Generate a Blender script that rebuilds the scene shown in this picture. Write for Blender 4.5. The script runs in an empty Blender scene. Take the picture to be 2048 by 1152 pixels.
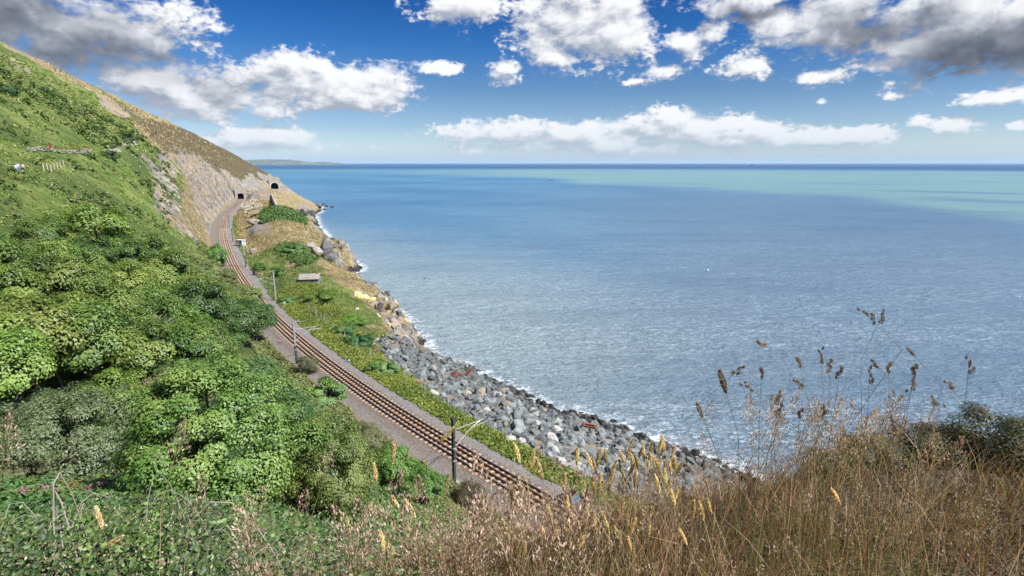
import bpy, bmesh, math, random
import numpy as np
from mathutils import Vector, Matrix
R = math.radians
random.seed(7)
RNG = np.random.default_rng(7)
SC = bpy.context.scene
COL = SC.collection

# ------------------------------------------------------------------ camera
CAMZ = 39.0
cam_data = bpy.data.cameras.new('camera')
cam_data.lens = 36.0 * 1100 / 2048
cam_data.sensor_width = 36.0
cam_data.clip_start = 0.05
cam_data.clip_end = 200000.0
cam = bpy.data.objects.new('camera', cam_data)
COL.objects.link(cam)
cam.location = (0, 0, CAMZ)
PITCH = math.atan(250 / 1100)
cam.rotation_euler = (math.pi / 2 - PITCH, 0, 0)
SC.camera = cam

# ------------------------------------------------------------------ light
SUN_EL, SUN_AZ = 46.0, 115.0          # compass style azimuth, 0 = view direction, clockwise
sun_dir = Vector((math.sin(R(SUN_AZ)) * math.cos(R(SUN_EL)), math.cos(R(SUN_AZ)) * math.cos(R(SUN_EL)), math.sin(R(SUN_EL))))
sd = bpy.data.lights.new('sun', 'SUN')
sd.energy = 5.0
sd.angle = R(0.5)
sd.color = (1.0, 0.96, 0.89)
sun = bpy.data.objects.new('sun', sd)
COL.objects.link(sun)
sun.rotation_euler = sun_dir.to_track_quat('Z', 'Y').to_euler()
sun.location = (0, 0, 300)

SC.view_settings.view_transform = 'Standard'
SC.view_settings.look = 'None'
SC.view_settings.gamma = 1.0
SC.view_settings.exposure = 0.95
SC.view_settings.use_curve_mapping = False
SC.cycles.max_bounces = 6
SC.cycles.transparent_max_bounces = 6
SC.cycles.diffuse_bounces = 3
SC.cycles.glossy_bounces = 2
SC.cycles.transmission_bounces = 4
SC.cycles.caustics_reflective = False
SC.cycles.caustics_refractive = False

# ------------------------------------------------------------------ node helpers
class NT:
    def __init__(s, tree):
        s.t = tree; s.n = tree.nodes; s.l = tree.links
    def node(s, typ, **kw):
        nd = s.n.new(typ)
        for k, v in kw.items():
            setattr(nd, k, v)
        return nd
    def set(s, sock, val):
        if isinstance(val, bpy.types.NodeSocket):
            s.l.new(val, sock)
        else:
            sock.default_value = val
    def math(s, op, a, b=None, c=None, clamp=False):
        nd = s.node('ShaderNodeMath', operation=op, use_clamp=clamp)
        s.set(nd.inputs[0], a)
        if b is not None: s.set(nd.inputs[1], b)
        if c is not None: s.set(nd.inputs[2], c)
        return nd.outputs[0]
    def vmath(s, op, a, b=None, scale=None):
        nd = s.node('ShaderNodeVectorMath', operation=op)
        s.set(nd.inputs[0], a)
        if b is not None: s.set(nd.inputs[1], b)
        if scale is not None: s.set(nd.inputs['Scale'], scale)
        return nd.outputs['Value'] if op in ('LENGTH', 'DOT_PRODUCT', 'DISTANCE') else nd.outputs[0]
    def mix(s, fac, a, b, blend='MIX'):
        nd = s.node('ShaderNodeMix', data_type='RGBA', blend_type=blend)
        s.set(nd.inputs[0], fac)
        for i, v in ((6, a), (7, b)):
            if isinstance(v, (tuple, list)) and len(v) == 3: v = (*v, 1)
            s.set(nd.inputs[i], v)
        return nd.outputs[2]
    def noise(s, vec, scale, detail=4, rough=0.55, dist=0.0, lac=2.0, ty='FBM'):
        nd = s.node('ShaderNodeTexNoise', noise_dimensions='3D', noise_type=ty)
        if vec is not None: s.set(nd.inputs['Vector'], vec)
        nd.inputs['Scale'].default_value = scale
        nd.inputs['Detail'].default_value = detail
        nd.inputs['Roughness'].default_value = rough
        nd.inputs['Lacunarity'].default_value = lac
        nd.inputs['Distortion'].default_value = dist
        return nd.outputs['Fac']
    def ramp(s, val, lo, hi, a=0.0, b=1.0, smooth=True):
        nd = s.node('ShaderNodeMapRange', interpolation_type='SMOOTHSTEP' if smooth else 'LINEAR')
        s.set(nd.inputs['Value'], val)
        s.set(nd.inputs['From Min'], lo); s.set(nd.inputs['From Max'], hi)
        s.set(nd.inputs['To Min'], a); s.set(nd.inputs['To Max'], b)
        return nd.outputs[0]
    def mapping(s, vec, loc=(0, 0, 0), rot=(0, 0, 0), scale=(1, 1, 1)):
        nd = s.node('ShaderNodeMapping')
        s.set(nd.inputs['Vector'], vec)
        nd.inputs['Location'].default_value = loc
        nd.inputs['Rotation'].default_value = rot
        nd.inputs['Scale'].default_value = scale
        return nd.outputs[0]
    def comb(s, x, y, z):
        nd = s.node('ShaderNodeCombineXYZ')
        s.set(nd.inputs[0], x); s.set(nd.inputs[1], y); s.set(nd.inputs[2], z)
        return nd.outputs[0]
    def sep(s, v):
        nd = s.node('ShaderNodeSeparateXYZ'); s.set(nd.inputs[0], v)
        return nd.outputs
    def attr(s, name):
        nd = s.node('ShaderNodeAttribute', attribute_name=name)
        return nd
    def bump(s, h, strength=0.5, dist=0.1, normal=None):
        nd = s.node('ShaderNodeBump')
        s.set(nd.inputs['Strength'], strength); s.set(nd.inputs['Distance'], dist)
        s.set(nd.inputs['Height'], h)
        if normal is not None: s.set(nd.inputs['Normal'], normal)
        return nd.outputs[0]

def material(name):
    m = bpy.data.materials.new(name)
    m.use_nodes = True
    t = NT(m.node_tree)
    b = m.node_tree.nodes['Principled BSDF']
    return m, t, b

# ------------------------------------------------------------------ sky
def px_dir(u, v):
    d = (v - 576) / 1100; x = (u - 1024) / 1100
    cp, sp = math.cos(PITCH), math.sin(PITCH)
    w = Vector((x, cp - sp * d, -sp - cp * d)).normalized()
    return math.degrees(math.atan2(w.x, w.y)), math.degrees(math.asin(w.z))

# cumulus masses: image centre, half width, half height (pixels of the photograph), weight
CLOUDS = [
    (60, 60, 330, 130, 1.0), (235, 75, 190, 130, 1.0), (330, 170, 150, 80, 1.0), (430, 195, 170, 65, 1.0), (540, 222, 70, 26, .7),
    (480, 215, 100, 34, .7),
    (590, 150, 115, 60, 1.4), (700, 180, 150, 54, 1.4), (770, 165, 70, 50, 1.2), (530, 180, 70, 50, .8),
    (545, 280, 140, 30, 1.3), (470, 284, 70, 24, 1.1),
    (930, 10, 100, 50, 1.0), (1130, 40, 130, 110, 1.1), (1235, 40, 110, 105, 1.1), (1010, 140, 42, 30, .9), (1115, 115, 70, 40, .9),
    (1370, 85, 60, 42, 1.0), (1425, 65, 45, 35, .9), (1480, 5, 160, 50, 1.0),
    (1640, 45, 200, 85, 1.1), (1860, 50, 200, 110, 1.2), (2060, 60, 170, 110, 1.2), (1790, 125, 110, 26, .8), (1945, 145, 60, 16, .7),
    (1500, 130, 75, 26, .8), (1640, 152, 75, 22, .8), (1320, 140, 60, 22, .7), (880, 137, 55, 17, .8), (1270, 164, 34, 10, .7),
    (1010, 264, 150, 30, 1.1), (1200, 270, 200, 38, 1.3), (1340, 255, 140, 42, 1.4), (1460, 268, 150, 38, 1.4), (1650, 276, 165, 24, 1.2), (1200, 294, 340, 20, 1.0),
    (1990, 197, 85, 18, .9), (2060, 185, 50, 26, .9), (1905, 250, 55, 22, .9), (1838, 242, 26, 16, .9), (1643, 204, 18, 10, .7), (2035, 252, 20, 9, .7),
    (440, 56, 36, 14, .6), (1780, 165, 20, 10, .5), (1780, 192, 30, 8, .6),
]
DARKS = [(20, 20, 120, 80, .75), (150, 110, 200, 70, .6), (1940, 110, 210, 60, 1.0), (1740, 60, 150, 60, .65), (2060, 90, 150, 70, .9), (1500, 28, 100, 24, .6), (210, 50, 130, 40, .3), (330, 110, 120, 40, .45), (400, 170, 120, 30, .25)]

def blob_group(name, blobs, blend='sum'):
    g = bpy.data.node_groups.new(name, 'ShaderNodeTree')
    g.interface.new_socket('AE', in_out='INPUT', socket_type='NodeSocketVector')
    g.interface.new_socket('M', in_out='OUTPUT', socket_type='NodeSocketFloat')
    t = NT(g)
    gi = t.node('NodeGroupInput'); go = t.node('NodeGroupOutput')
    acc = None
    for (u, v, w, h, wt) in blobs:
        a, e = px_dir(u, v)
        a1, _ = px_dir(u + w, v); a0, _ = px_dir(u - w, v)
        _, e1 = px_dir(u, v - h); _, e0 = px_dir(u, v + h)
        rw, rh = abs(a1 - a0) / 2, abs(e1 - e0) / 2
        q = t.vmath('SUBTRACT', gi.outputs[0], (a, e, 0))
        q = t.vmath('MULTIPLY', q, (1 / rw, 1 / rh, 0))
        r = t.vmath('LENGTH', q)
        m = t.math('MULTIPLY_ADD', r, -wt, wt * 1.0)
        if acc is None: acc = m
        else:
            acc = t.math('SMOOTH_MAX', acc, m, 0.25)
    t.l.new(acc, go.inputs[0])
    return g

def build_world():
    w = bpy.data.worlds.new('World'); SC.world = w
    w.use_nodes = True
    t = NT(w.node_tree)
    for n in list(t.n): t.n.remove(n)
    out = t.node('ShaderNodeOutputWorld')
    bg = t.node('ShaderNodeBackground')
    sky = t.node('ShaderNodeTexSky', sky_type='NISHITA')
    sky.sun_disc = False
    sky.sun_elevation = R(SUN_EL); sky.sun_rotation = R(SUN_AZ)
    sky.altitude = 0; sky.air_density = 1.0; sky.dust_density = 0.6; sky.ozone_density = 2.0
    tc = t.node('ShaderNodeTexCoord')
    d = tc.outputs['Generated']
    s = t.sep(d)
    az = t.math('MULTIPLY', t.math('ARCTAN2', s[0], s[1]), 180 / math.pi)
    el = t.math('MULTIPLY', t.math('ARCSINE', s[2]), 180 / math.pi)
    # clear sky graded to the deep blue of a dry maritime day
    el01 = t.ramp(el, 0.0, 16.0, smooth=False)
    grad = t.node('ShaderNodeValToRGB')
    cr = grad.color_ramp
    cr.elements[0].position = 0.0; cr.elements[0].color = (1.22, 1.48, 2.10, 1)
    cr.elements[1].position = 1.0; cr.elements[1].color = (.0, .29, .80, 1)
    for pos, c in ((.10, (1.12, 1.32, 1.66, 1)), (.22, (.78, .98, 1.32, 1)), (.41, (.46, .70, 1.02, 1)), (.68, (.12, .49, 1.0, 1))):
        e = cr.elements.new(pos); e.color = c
    t.l.new(el01, grad.inputs[0])
    skyc = t.mix(1.0, sky.outputs[0], grad.outputs[0], 'MULTIPLY')
    # ---- clouds
    gm = blob_group('cloud_masses', CLOUDS)
    gd = blob_group('cloud_shade', DARKS)
    def density(de, da=0.0):
        e2 = t.math('ADD', el, de)
        ae = t.comb(t.math('ADD', az, da), e2, 0)
        # noise coordinates: squashed towards the horizon as cloud decks are
        k = t.math('DIVIDE', 1.0, t.math('ADD', t.math('MAXIMUM', e2, 0.0), 5.0))
        n1 = t.noise(t.mapping(ae, scale=(.16, .27, 1)), 1.0, detail=7, rough=.52, dist=.35)
        n2 = t.noise(t.mapping(ae, loc=(7, 3, 2), scale=(.50, .85, 1)), 1.0, detail=3, rough=.5)
        n3 = t.noise(t.mapping(ae, loc=(1, 5, 6), scale=(1.5, 2.3, 1)), 1.0, detail=4, rough=.55, dist=.4)
        gn = t.node('ShaderNodeGroup'); gn.node_tree = gm
        t.l.new(ae, gn.inputs[0])
        M = t.math('MINIMUM', gn.outputs[0], .75)
        M0s = M
        nn = t.math('ADD', t.math('MULTIPLY', t.math('SUBTRACT', n1, .5), 2.3), t.math('MULTIPLY', t.math('SUBTRACT', n2, .5), 1.2))
        nn = t.math('ADD', nn, t.math('MULTIPLY', t.math('SUBTRACT', n3, .5), t.ramp(M0s, .05, .6, 1.5, .42)))
        # the rest of the sky carries the same broken cumulus
        away = t.math('MAXIMUM', t.ramp(el, 16, 26), t.ramp(t.math('ABSOLUTE', az), 46, 56))
        wide = t.math('MULTIPLY', t.math('SUBTRACT', t.noise(t.mapping(ae, loc=(3, 9, 4), scale=(.05, .07, 1)), 1.0, detail=2), .45), 3.5)
        M = t.math('MAXIMUM', M, t.math('SUBTRACT', wide, t.ramp(away, 0, 1, 3.0, .1)))
        return t.math('ADD', M, nn), M
    d0, M0 = density(0.0)
    d1, M1 = density(1.1, .7)
    alpha = t.ramp(d0, -.04, .56)
    low = t.ramp(el, .2, 3.5, .65, 1.0)
    alpha = t.math('MULTIPLY', alpha, low)
    shade = t.math('SUBTRACT', d0, d1)
    lit = t.ramp(shade, -.55, .55)
    thick = t.ramp(d0, .3, 1.5, 1.0, .72)
    gdn = t.node('ShaderNodeGroup'); gdn.node_tree = gd
    wob = t.math('MULTIPLY', t.math('SUBTRACT', t.noise(t.comb(az, el, 5), .22, detail=6, rough=.6), .5), 12.0)
    t.l.new(t.comb(t.math('ADD', az, wob), t.math('ADD', el, t.math('MULTIPLY', wob, .5)), 0), gdn.inputs[0])
    dark = t.ramp(gdn.outputs[0], -.35, .75)
    lit = t.math('MULTIPLY', lit, t.ramp(dark, 0, 1, 1, .30))
    ccol = t.mix(lit, (4.0, 4.5, 5.5), (10.4, 10.4, 10.6))
    ccol = t.mix(dark, ccol, t.mix(lit, (1.1, 1.25, 1.7), (5.0, 5.2, 5.9)))
    ccol = t.mix(t.ramp(el, 0, 6, .35, 0.0), ccol, (6.2, 7.0, 8.0))
    fin = t.mix(alpha, skyc, ccol)
    # ground side of the sphere
    t.l.new(fin, bg.inputs['Color'])
    bg.inputs['Strength'].default_value = 0.050
    t.l.new(bg.outputs[0], out.inputs[0])
build_world()
# ------------------------------------------------------------------ numeric helpers
_perm = np.random.default_rng(3).permutation(512)
_perm = np.concatenate([_perm, _perm, _perm])
_ga = np.random.default_rng(4).uniform(0, 2 * np.pi, 512)
def perlin(x, y):
    x = np.asarray(x, float); y = np.asarray(y, float)
    xi = np.floor(x).astype(int); yi = np.floor(y).astype(int)
    xf = x - xi; yf = y - yi
    u = xf ** 3 * (xf * (xf * 6 - 15) + 10); v = yf ** 3 * (yf * (yf * 6 - 15) + 10)
    def g(i, j, dx, dy):
        a = _ga[_perm[(_perm[i & 511] + (j & 511)) & 1023] & 511]
        return np.cos(a) * dx + np.sin(a) * dy
    a = g(xi, yi, xf, yf); b = g(xi + 1, yi, xf - 1, yf)
    c = g(xi, yi + 1, xf, yf - 1); d = g(xi + 1, yi + 1, xf - 1, yf - 1)
    return (a + u * (b - a)) * (1 - v) + (c + u * (d - c)) * v
def fbm(x, y, oct=4, gain=.5):
    s = 0; a = 1; f = 1
    for i in range(oct):
        s = s + a * perlin(x * f + i * 17.3, y * f - i * 9.1); a *= gain; f *= 2.03
    return s
def sstep(a, b, x):
    q = np.clip((np.asarray(x, float) - a) / (b - a), 0, 1)
    return q * q * (3 - 2 * q)
_cp, _sp = math.cos(PITCH), math.sin(PITCH)
def ray(u, v):
    d = (v - 576) / 1100; x = (u - 1024) / 1100
    return np.array([x, _cp - _sp * d, -_sp - _cp * d])
def project(P):
    P = np.asarray(P, float); q = P - np.array([0, 0, CAMZ])
    dep = q[..., 1] * _cp - q[..., 2] * _sp
    up = q[..., 1] * _sp + q[..., 2] * _cp
    dep = np.where(dep < .05, .05, dep)
    return 1024 + 1100 * q[..., 0] / dep, 576 - 1100 * up / dep
def at_z(u, v, z):
    r = ray(u, v); k = (z - CAMZ) / r[2]
    return np.array([r[0] * k, r[1] * k, z])

# ------------------------------------------------------------------ the railway's centre line (plan), fitted to measured points
TZ = 12.0
_tp = np.array([[0.8, 41.3], [-5.5, 47.7], [-9.5, 52.0], [-16.4, 60.0], [-20.3, 64.5], [-33.7, 81.4], [-38.9, 88.5], [-49.7, 105.0],
                [-67.1, 132.7], [-93.4, 178.0], [-122.2, 232.3], [-139.7, 267.8], [-162.1, 319.2], [-181, 365.7], [-197.5, 404.8], [-208.5, 427.7]])
_c = np.polyfit(_tp[:, 1], _tp[:, 0], 5)
_yy = np.linspace(28, 432, 1600)
_xx = np.polyval(_c, _yy)
_d0 = np.array([_xx[0] - _xx[8], _yy[0] - _yy[8]]); _d0 /= np.linalg.norm(_d0)
_d1 = np.array([_xx[-1] - _xx[-9], _yy[-1] - _yy[-9]]); _d1 /= np.linalg.norm(_d1)
_near = [np.array([_xx[0], _yy[0]])]
_ang = math.atan2(_d0[1], _d0[0])
for i in range(110):
    _ang += R(.12) * -1
    _near.append(_near[-1] + np.array([math.cos(_ang), math.sin(_ang)]))
_far = [np.array([_xx[-1], _yy[-1]]) + _d1 * k for k in range(1, 240)]
_line = np.vstack([np.array(_near[::-1]), np.stack([_xx, _yy], 1)[1:], np.array(_far)])
_seg = np.r_[0, np.cumsum(np.linalg.norm(np.diff(_line, axis=0), axis=1))]
S_ALL = np.arange(0, _seg[-1], .5)
LX = np.interp(S_ALL, _seg, _line[:, 0]); LY = np.interp(S_ALL, _seg, _line[:, 1])
_tx = np.gradient(LX, S_ALL); _ty = np.gradient(LY, S_ALL)
_ln = np.hypot(_tx, _ty); _tx /= _ln; _ty /= _ln
_kern = np.ones(41) / 41
TX = np.convolve(np.pad(_tx, 20, 'edge'), _kern, 'valid'); TY = np.convolve(np.pad(_ty, 20, 'edge'), _kern, 'valid')
_ln = np.hypot(TX, TY); TX /= _ln; TY /= _ln
NX, NY = TY, -TX                                   # normal that points out to sea
def s_of_y(y): return float(np.interp(y, LY, S_ALL))
def st_of(x, y):
    x = np.atleast_1d(np.asarray(x, float)); y = np.atleast_1d(np.asarray(y, float))
    S = np.empty(len(x)); T = np.empty(len(x))
    for a in range(0, len(x), 4000):
        dx = x[a:a + 4000, None] - LX[None, ::2]; dy = y[a:a + 4000, None] - LY[None, ::2]
        i = np.argmin(dx * dx + dy * dy, 1) * 2
        ex = x[a:a + 4000] - LX[i]; ey = y[a:a + 4000] - LY[i]
        S[a:a + 4000] = S_ALL[i] + ex * TX[i] + ey * TY[i]
        T[a:a + 4000] = ex * NX[i] + ey * NY[i]
    return S, T
def xy_of(s, t):
    s = np.asarray(s, float); t = np.asarray(t, float)
    return (np.interp(s, S_ALL, LX) + np.interp(s, S_ALL, NX) * t,
            np.interp(s, S_ALL, LY) + np.interp(s, S_ALL, NY) * t)
S_PORTAL = s_of_y(424.0)
S_CAM = float(st_of([0], [0])[0][0])
T_CAM = float(st_of([0], [0])[1][0])

# ------------------------------------------------------------------ cross sections of the land: (station, [(offset, height)...])
Y = s_of_y
SECT = [
    (S_CAM - 70, [(-300, 210), (-60, 62), (-33, 38.5), (-28, 36), (-8, 14), (-5, 12.0), (5, 12.0), (8, 10.5), (36, -.5), (60, -5)]),
    (S_CAM - 14, [(-300, 210), (-80, 72), (-36, 39.5), (-29, 38.2), (-24, 37.4), (-20, 36), (-18, 33), (-8, 14), (-5, 12.0), (5, 12.0), (6, 11.6), (7.6, 10.4), (36, -.3), (60, -5)]),
    (S_CAM - 3, [(-300, 210), (-80, 72), (-40, 40.5), (-31, 37.6), (-28.5, 37.1), (-25, 36.6), (-21.5, 36.0), (-19.5, 33.0), (-8, 14), (-5, 12.0), (5, 12.0), (6, 11.6), (7.6, 10.4), (36, -.3), (60, -5)]),
    (S_CAM + 1, [(-300, 205), (-80, 70), (-40, 40), (-31, 37.4), (-28.5, 36.85), (-25, 36.3), (-22.8, 35.4), (-21, 32.5), (-8, 14), (-5, 12.0), (5, 12.0), (6, 11.6), (7.6, 10.4), (36, -.3), (60, -5)]),
    (S_CAM + 3, [(-300, 205), (-80, 70), (-40, 39.5), (-31, 36.8), (-29, 36.3), (-27, 35.7), (-25, 34.4), (-22, 30.5), (-8, 14), (-5, 12.0), (5, 12.0), (6, 11.6), (7.6, 10.4), (36, -.3), (60, -5)]),
    (S_CAM + 5, [(-300, 205), (-80, 69), (-40, 39), (-31, 36.0), (-29, 35.2), (-27.5, 34.5), (-25, 32.2), (-22, 28.5), (-8, 14), (-5, 12.0), (5, 12.0), (6, 11.6), (7.6, 10.4), (36, -.3), (60, -5)]),
    (S_CAM + 8, [(-300, 200), (-80, 67), (-40, 38), (-31, 34.8), (-29, 34.0), (-27, 32.6), (-24, 29.5), (-20, 25.5), (-8, 14.5), (-5, 12.0), (5, 12.0), (6, 11.6), (7.6, 10.4), (36, -.3), (60, -5)]),
    (S_CAM + 14, [(-300, 195), (-80, 63), (-45, 38), (-30, 32), (-27, 30.4), (-22, 26), (-8, 14.5), (-5, 12.0), (5, 12.0), (6, 11.6), (7.6, 10.4), (36, -.3), (60, -5)]),
    (S_CAM + 23, [(-300, 192), (-85, 61), (-50, 36), (-30, 28), (-24, 25), (-15, 19.5), (-8, 14.3), (-5, 12.0), (5, 12.0), (6, 11.6), (7.6, 10.4), (36, -.3), (60, -5)]),
    (Y(47), [(-300, 190), (-90, 60), (-50, 33), (-30, 24), (-22, 20.5), (-15, 17), (-8, 14), (-5, 12.0), (5, 12.0), (6, 11.6), (7.4, 10.4), (36, -.3), (60, -5)]),
    (Y(68), [(-300, 190), (-90, 58), (-55, 32), (-34, 22.5), (-15, 17.5), (-8, 14.8), (-5, 12.0), (5, 12.05), (7, 11.3), (8.8, 10.3), (32, -.3), (55, -5)]),
    (Y(80), [(-300, 190), (-95, 62), (-55, 35), (-35, 26), (-15, 18), (-8, 15), (-5, 12.0), (5, 12.05), (9, 11.2), (11.5, 10.2), (32, -.3), (50, -5)]),
    (Y(91), [(-300, 190), (-100, 68), (-60, 44), (-38, 31), (-15, 18.5), (-8, 15), (-5, 12.0), (5, 12.05), (8, 11.8), (14, 10.6), (19, 8.8), (23, 5.5), (27, 1.2), (30, -.8), (50, -5)]),
    (Y(104), [(-300, 195), (-100, 75), (-60, 50), (-38, 35.5), (-20, 22.5), (-8, 15), (-5, 12.0), (5, 12.05), (8, 12.3), (15, 12.0), (22, 9.8), (27.5, 7.2), (30.5, 4.5), (32.5, -1), (50, -5)]),
    (Y(120), [(-300, 200), (-100, 80), (-60, 54), (-39, 38), (-36.5, 37.4), (-34.5, 36.8), (-20, 25.5), (-8, 15), (-5, 12.0), (5, 12.05), (9, 13.2), (17, 12.8), (24, 10.8), (30, 8.4), (33.5, 4.5), (35.5, -1), (50, -5)]),
    (Y(146), [(-300, 210), (-100, 84), (-60, 56), (-38, 39.5), (-35, 39), (-18, 25), (-8, 15), (-5, 12.0), (5, 12.05), (9, 12.2), (14, 14.2), (20, 14.5), (25, 11.8), (30, 8), (34, 1.5), (36, -1), (55, -5)]),
    (Y(170), [(-300, 214), (-100, 87), (-60, 58), (-35, 42), (-32, 41.4), (-18, 29), (-8, 15), (-5, 12.0), (5, 12.05), (9, 12.2), (13, 14.5), (19, 15.2), (28, 12.5), (33, 8.5), (36, 1.5), (38, -1), (58, -5)]),
    (Y(200), [(-300, 216), (-100, 90), (-55, 61), (-31, 44.3), (-27.5, 43.8), (-20, 35.5), (-12.5, 26), (-7, 14.5), (-5, 12.0), (5, 12.05), (8, 12.2), (10, 15.0), (20, 16.5), (29, 14.5), (37, 10.5), (43, 9.2), (44.5, 1), (45.5, -1), (60, -5)]),
    (Y(225), [(-300, 216), (-100, 91), (-55, 62), (-30, 44.9), (-26, 44.4), (-14, 29), (-7, 15), (-5, 12.0), (5, 12.05), (9, 12.2), (12, 14.5), (20, 16.0), (30, 13), (34, 9), (38, 1.5), (40, -1), (60, -5)]),
    (Y(250), [(-300, 215), (-100, 91), (-55, 62), (-30, 45.4), (-26, 44.9), (-14, 30), (-7, 15), (-5, 12.0), (5, 12.05), (12, 12.6), (16, 15.5), (23, 18.8), (30, 17.5), (37, 12), (43, 4), (45.5, -1), (62, -5)]),
    (Y(280), [(-300, 212), (-100, 90), (-55, 62), (-28, 46), (-25, 45.5), (-14, 31), (-7, 15), (-5, 12.0), (5, 12.05), (11, 12.5), (16, 15.0), (25, 15.5), (38, 8), (46, 2), (49, -1), (62, -5)]),
    (Y(325), [(-300, 208), (-100, 89), (-50, 59), (-26, 46), (-23.5, 45.5), (-12, 29), (-6.5, 14.5), (-5, 12.0), (4.6, 12.05), (8, 16.2), (14, 17.3), (22, 16.0), (34, 9), (45, 3), (50, -1), (64, -5)]),
    (Y(360), [(-300, 204), (-100, 89), (-45, 56), (-25, 46), (-22.5, 45.5), (-11.5, 28), (-6, 14.0), (-4.6, 12.0), (4.6, 12.05), (8, 16.5), (14, 18.2), (24, 17.5), (32, 12), (45, 3), (51, -1), (66, -5)]),
    (Y(398), [(-300, 200), (-100, 90), (-50, 60), (-27, 46), (-24, 45.5), (-11, 29), (-5.5, 14), (-4.2, 12.0), (4.2, 12.05), (8, 17.0), (14, 18.4), (27, 17.8), (34, 13), (44, 5), (49, 0), (52, -2), (70, -5)]),
    (S_PORTAL - .6, [(-300, 196), (-100, 90), (-50, 62), (-26, 47), (-12, 31), (-4.6, 14), (-3.2, 12.0), (3.2, 12.05), (6, 16), (12, 18.3), (30, 17.8), (37, 13), (50, 4), (57, 0), (60, -2), (80, -5)]),
    (S_PORTAL + 1.6, [(-300, 204), (-100, 92), (-50, 63), (-26, 48), (-12, 33), (-5, 22), (0, 19.8), (6, 19.5), (12, 18.6), (30, 17.9), (37, 13), (50, 4), (58, 0), (62, -2), (80, -5)]),
    (S_PORTAL + 14, [(-300, 206), (-130, 112), (-100, 95), (-50, 65), (-26, 51), (-10, 39), (0, 33), (9, 26), (18, 21), (24, 18.2), (34, 17.8), (40, 13), (52, 5), (62, 0), (66, -2), (85, -5)]),
    (S_PORTAL + 33, [(-300, 204), (-130, 115), (-100, 97), (-50, 67), (-24, 54), (-8, 44), (6, 37), (16, 30), (22, 23), (25, 18.0), (32, 17.8), (40, 14), (52, 7), (64, 0), (68, -2), (85, -5)]),
    (S_PORTAL + 37, [(-300, 204), (-130, 116), (-100, 98), (-50, 68), (-24, 55.5), (-8, 46), (8, 38), (18, 32), (24, 28), (30, 26.5), (36, 22), (44, 14), (56, 7), (66, 0), (70, -2), (85, -5)]),
    (S_PORTAL + 80, [(-300, 195), (-168, 138), (-80, 92), (-25, 62), (0, 47.5), (15, 38), (29, 29.5), (44, 15), (58, 6), (67, 1), (73, -2), (90, -5)]),
    (S_PORTAL + 130, [(-300, 160), (-168, 120), (-80, 78), (-25, 49), (0, 35), (29, 18), (44, 8), (58, 0), (66, -3), (90, -5)]),
    (S_PORTAL + 238, [(-300, 120), (-168, 80), (-80, 40), (-25, 18), (0, 8), (20, 0), (40, -3), (66, -4), (90, -5)]),
]
SS = np.unique(np.r_[np.arange(S_CAM - 60, S_CAM - 12, 1.6), np.arange(S_CAM - 12, Y(60), .55), np.arange(Y(60), Y(130), .7), np.arange(Y(130), S_PORTAL - 4, 1.0),
                     np.arange(S_PORTAL - 4, S_PORTAL + 42, .7), np.arange(S_PORTAL + 42, S_PORTAL + 130, 1.6), np.arange(S_PORTAL + 130, S_PORTAL + 232, 4.0)])
TT = np.unique(np.round(np.r_[np.arange(-300, -110, 4.0), np.arange(-110, -50, 1.5), np.arange(-50, -8, .8), np.arange(-8, 12, .5), np.arange(12, 60, .8), np.arange(60, 92, 4.0)], 3))
def _sections():
    st = np.array([s for s, _ in SECT])
    Z = np.array([np.interp(TT, [p[0] for p in pts], [p[1] for p in pts]) for _, pts in SECT])
    # monotone cubic in s (pchip style tangents), per offset
    out = np.empty((len(SS), len(TT)))
    h = np.diff(st); dl = np.diff(Z, axis=0) / h[:, None]
    m = np.zeros_like(Z)
    w1 = 2 * h[1:] + h[:-1]; w2 = h[1:] + 2 * h[:-1]
    same = dl[:-1] * dl[1:] > 0
    with np.errstate(divide='ignore', invalid='ignore'):
        hm = (w1 + w2)[:, None] / (w1[:, None] / dl[:-1] + w2[:, None] / dl[1:])
    m[1:-1] = np.where(same, hm, 0)
    m[0] = dl[0]; m[-1] = dl[-1]
    k = np.clip(np.searchsorted(st, SS) - 1, 0, len(st) - 2)
    x = ((SS - st[k]) / h[k])[:, None]
    hh = h[k][:, None]
    out = ((1 + 2 * x) * (1 - x) ** 2) * Z[k] + x * (1 - x) ** 2 * hh * m[k] + x * x * (3 - 2 * x) * Z[k + 1] + x * x * (x - 1) * hh * m[k + 1]
    return out
HZ = _sections()
SG, TG = np.meshgrid(SS, TT, indexing='ij')
XG, YG = xy_of(SG, TG)
def _soften(Z, n):
    for _ in range(n):
        P = np.pad(Z, 1, 'edge')
        Z = (P[1:-1, 1:-1] * 4 + P[:-2, 1:-1] + P[2:, 1:-1] + P[1:-1, :-2] + P[1:-1, 2:]) / 8
    return Z
_flat = sstep(4.4, 7.5, np.abs(TG)) 
_flat = np.where(SG > S_PORTAL + 1, 1, _flat)
_soft = _soften(HZ, 3)
HZ = np.where((np.abs(TG) < 5.2) | ((SG > S_PORTAL - 3) & (SG < S_PORTAL + 39)), HZ, _soft)
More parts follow.
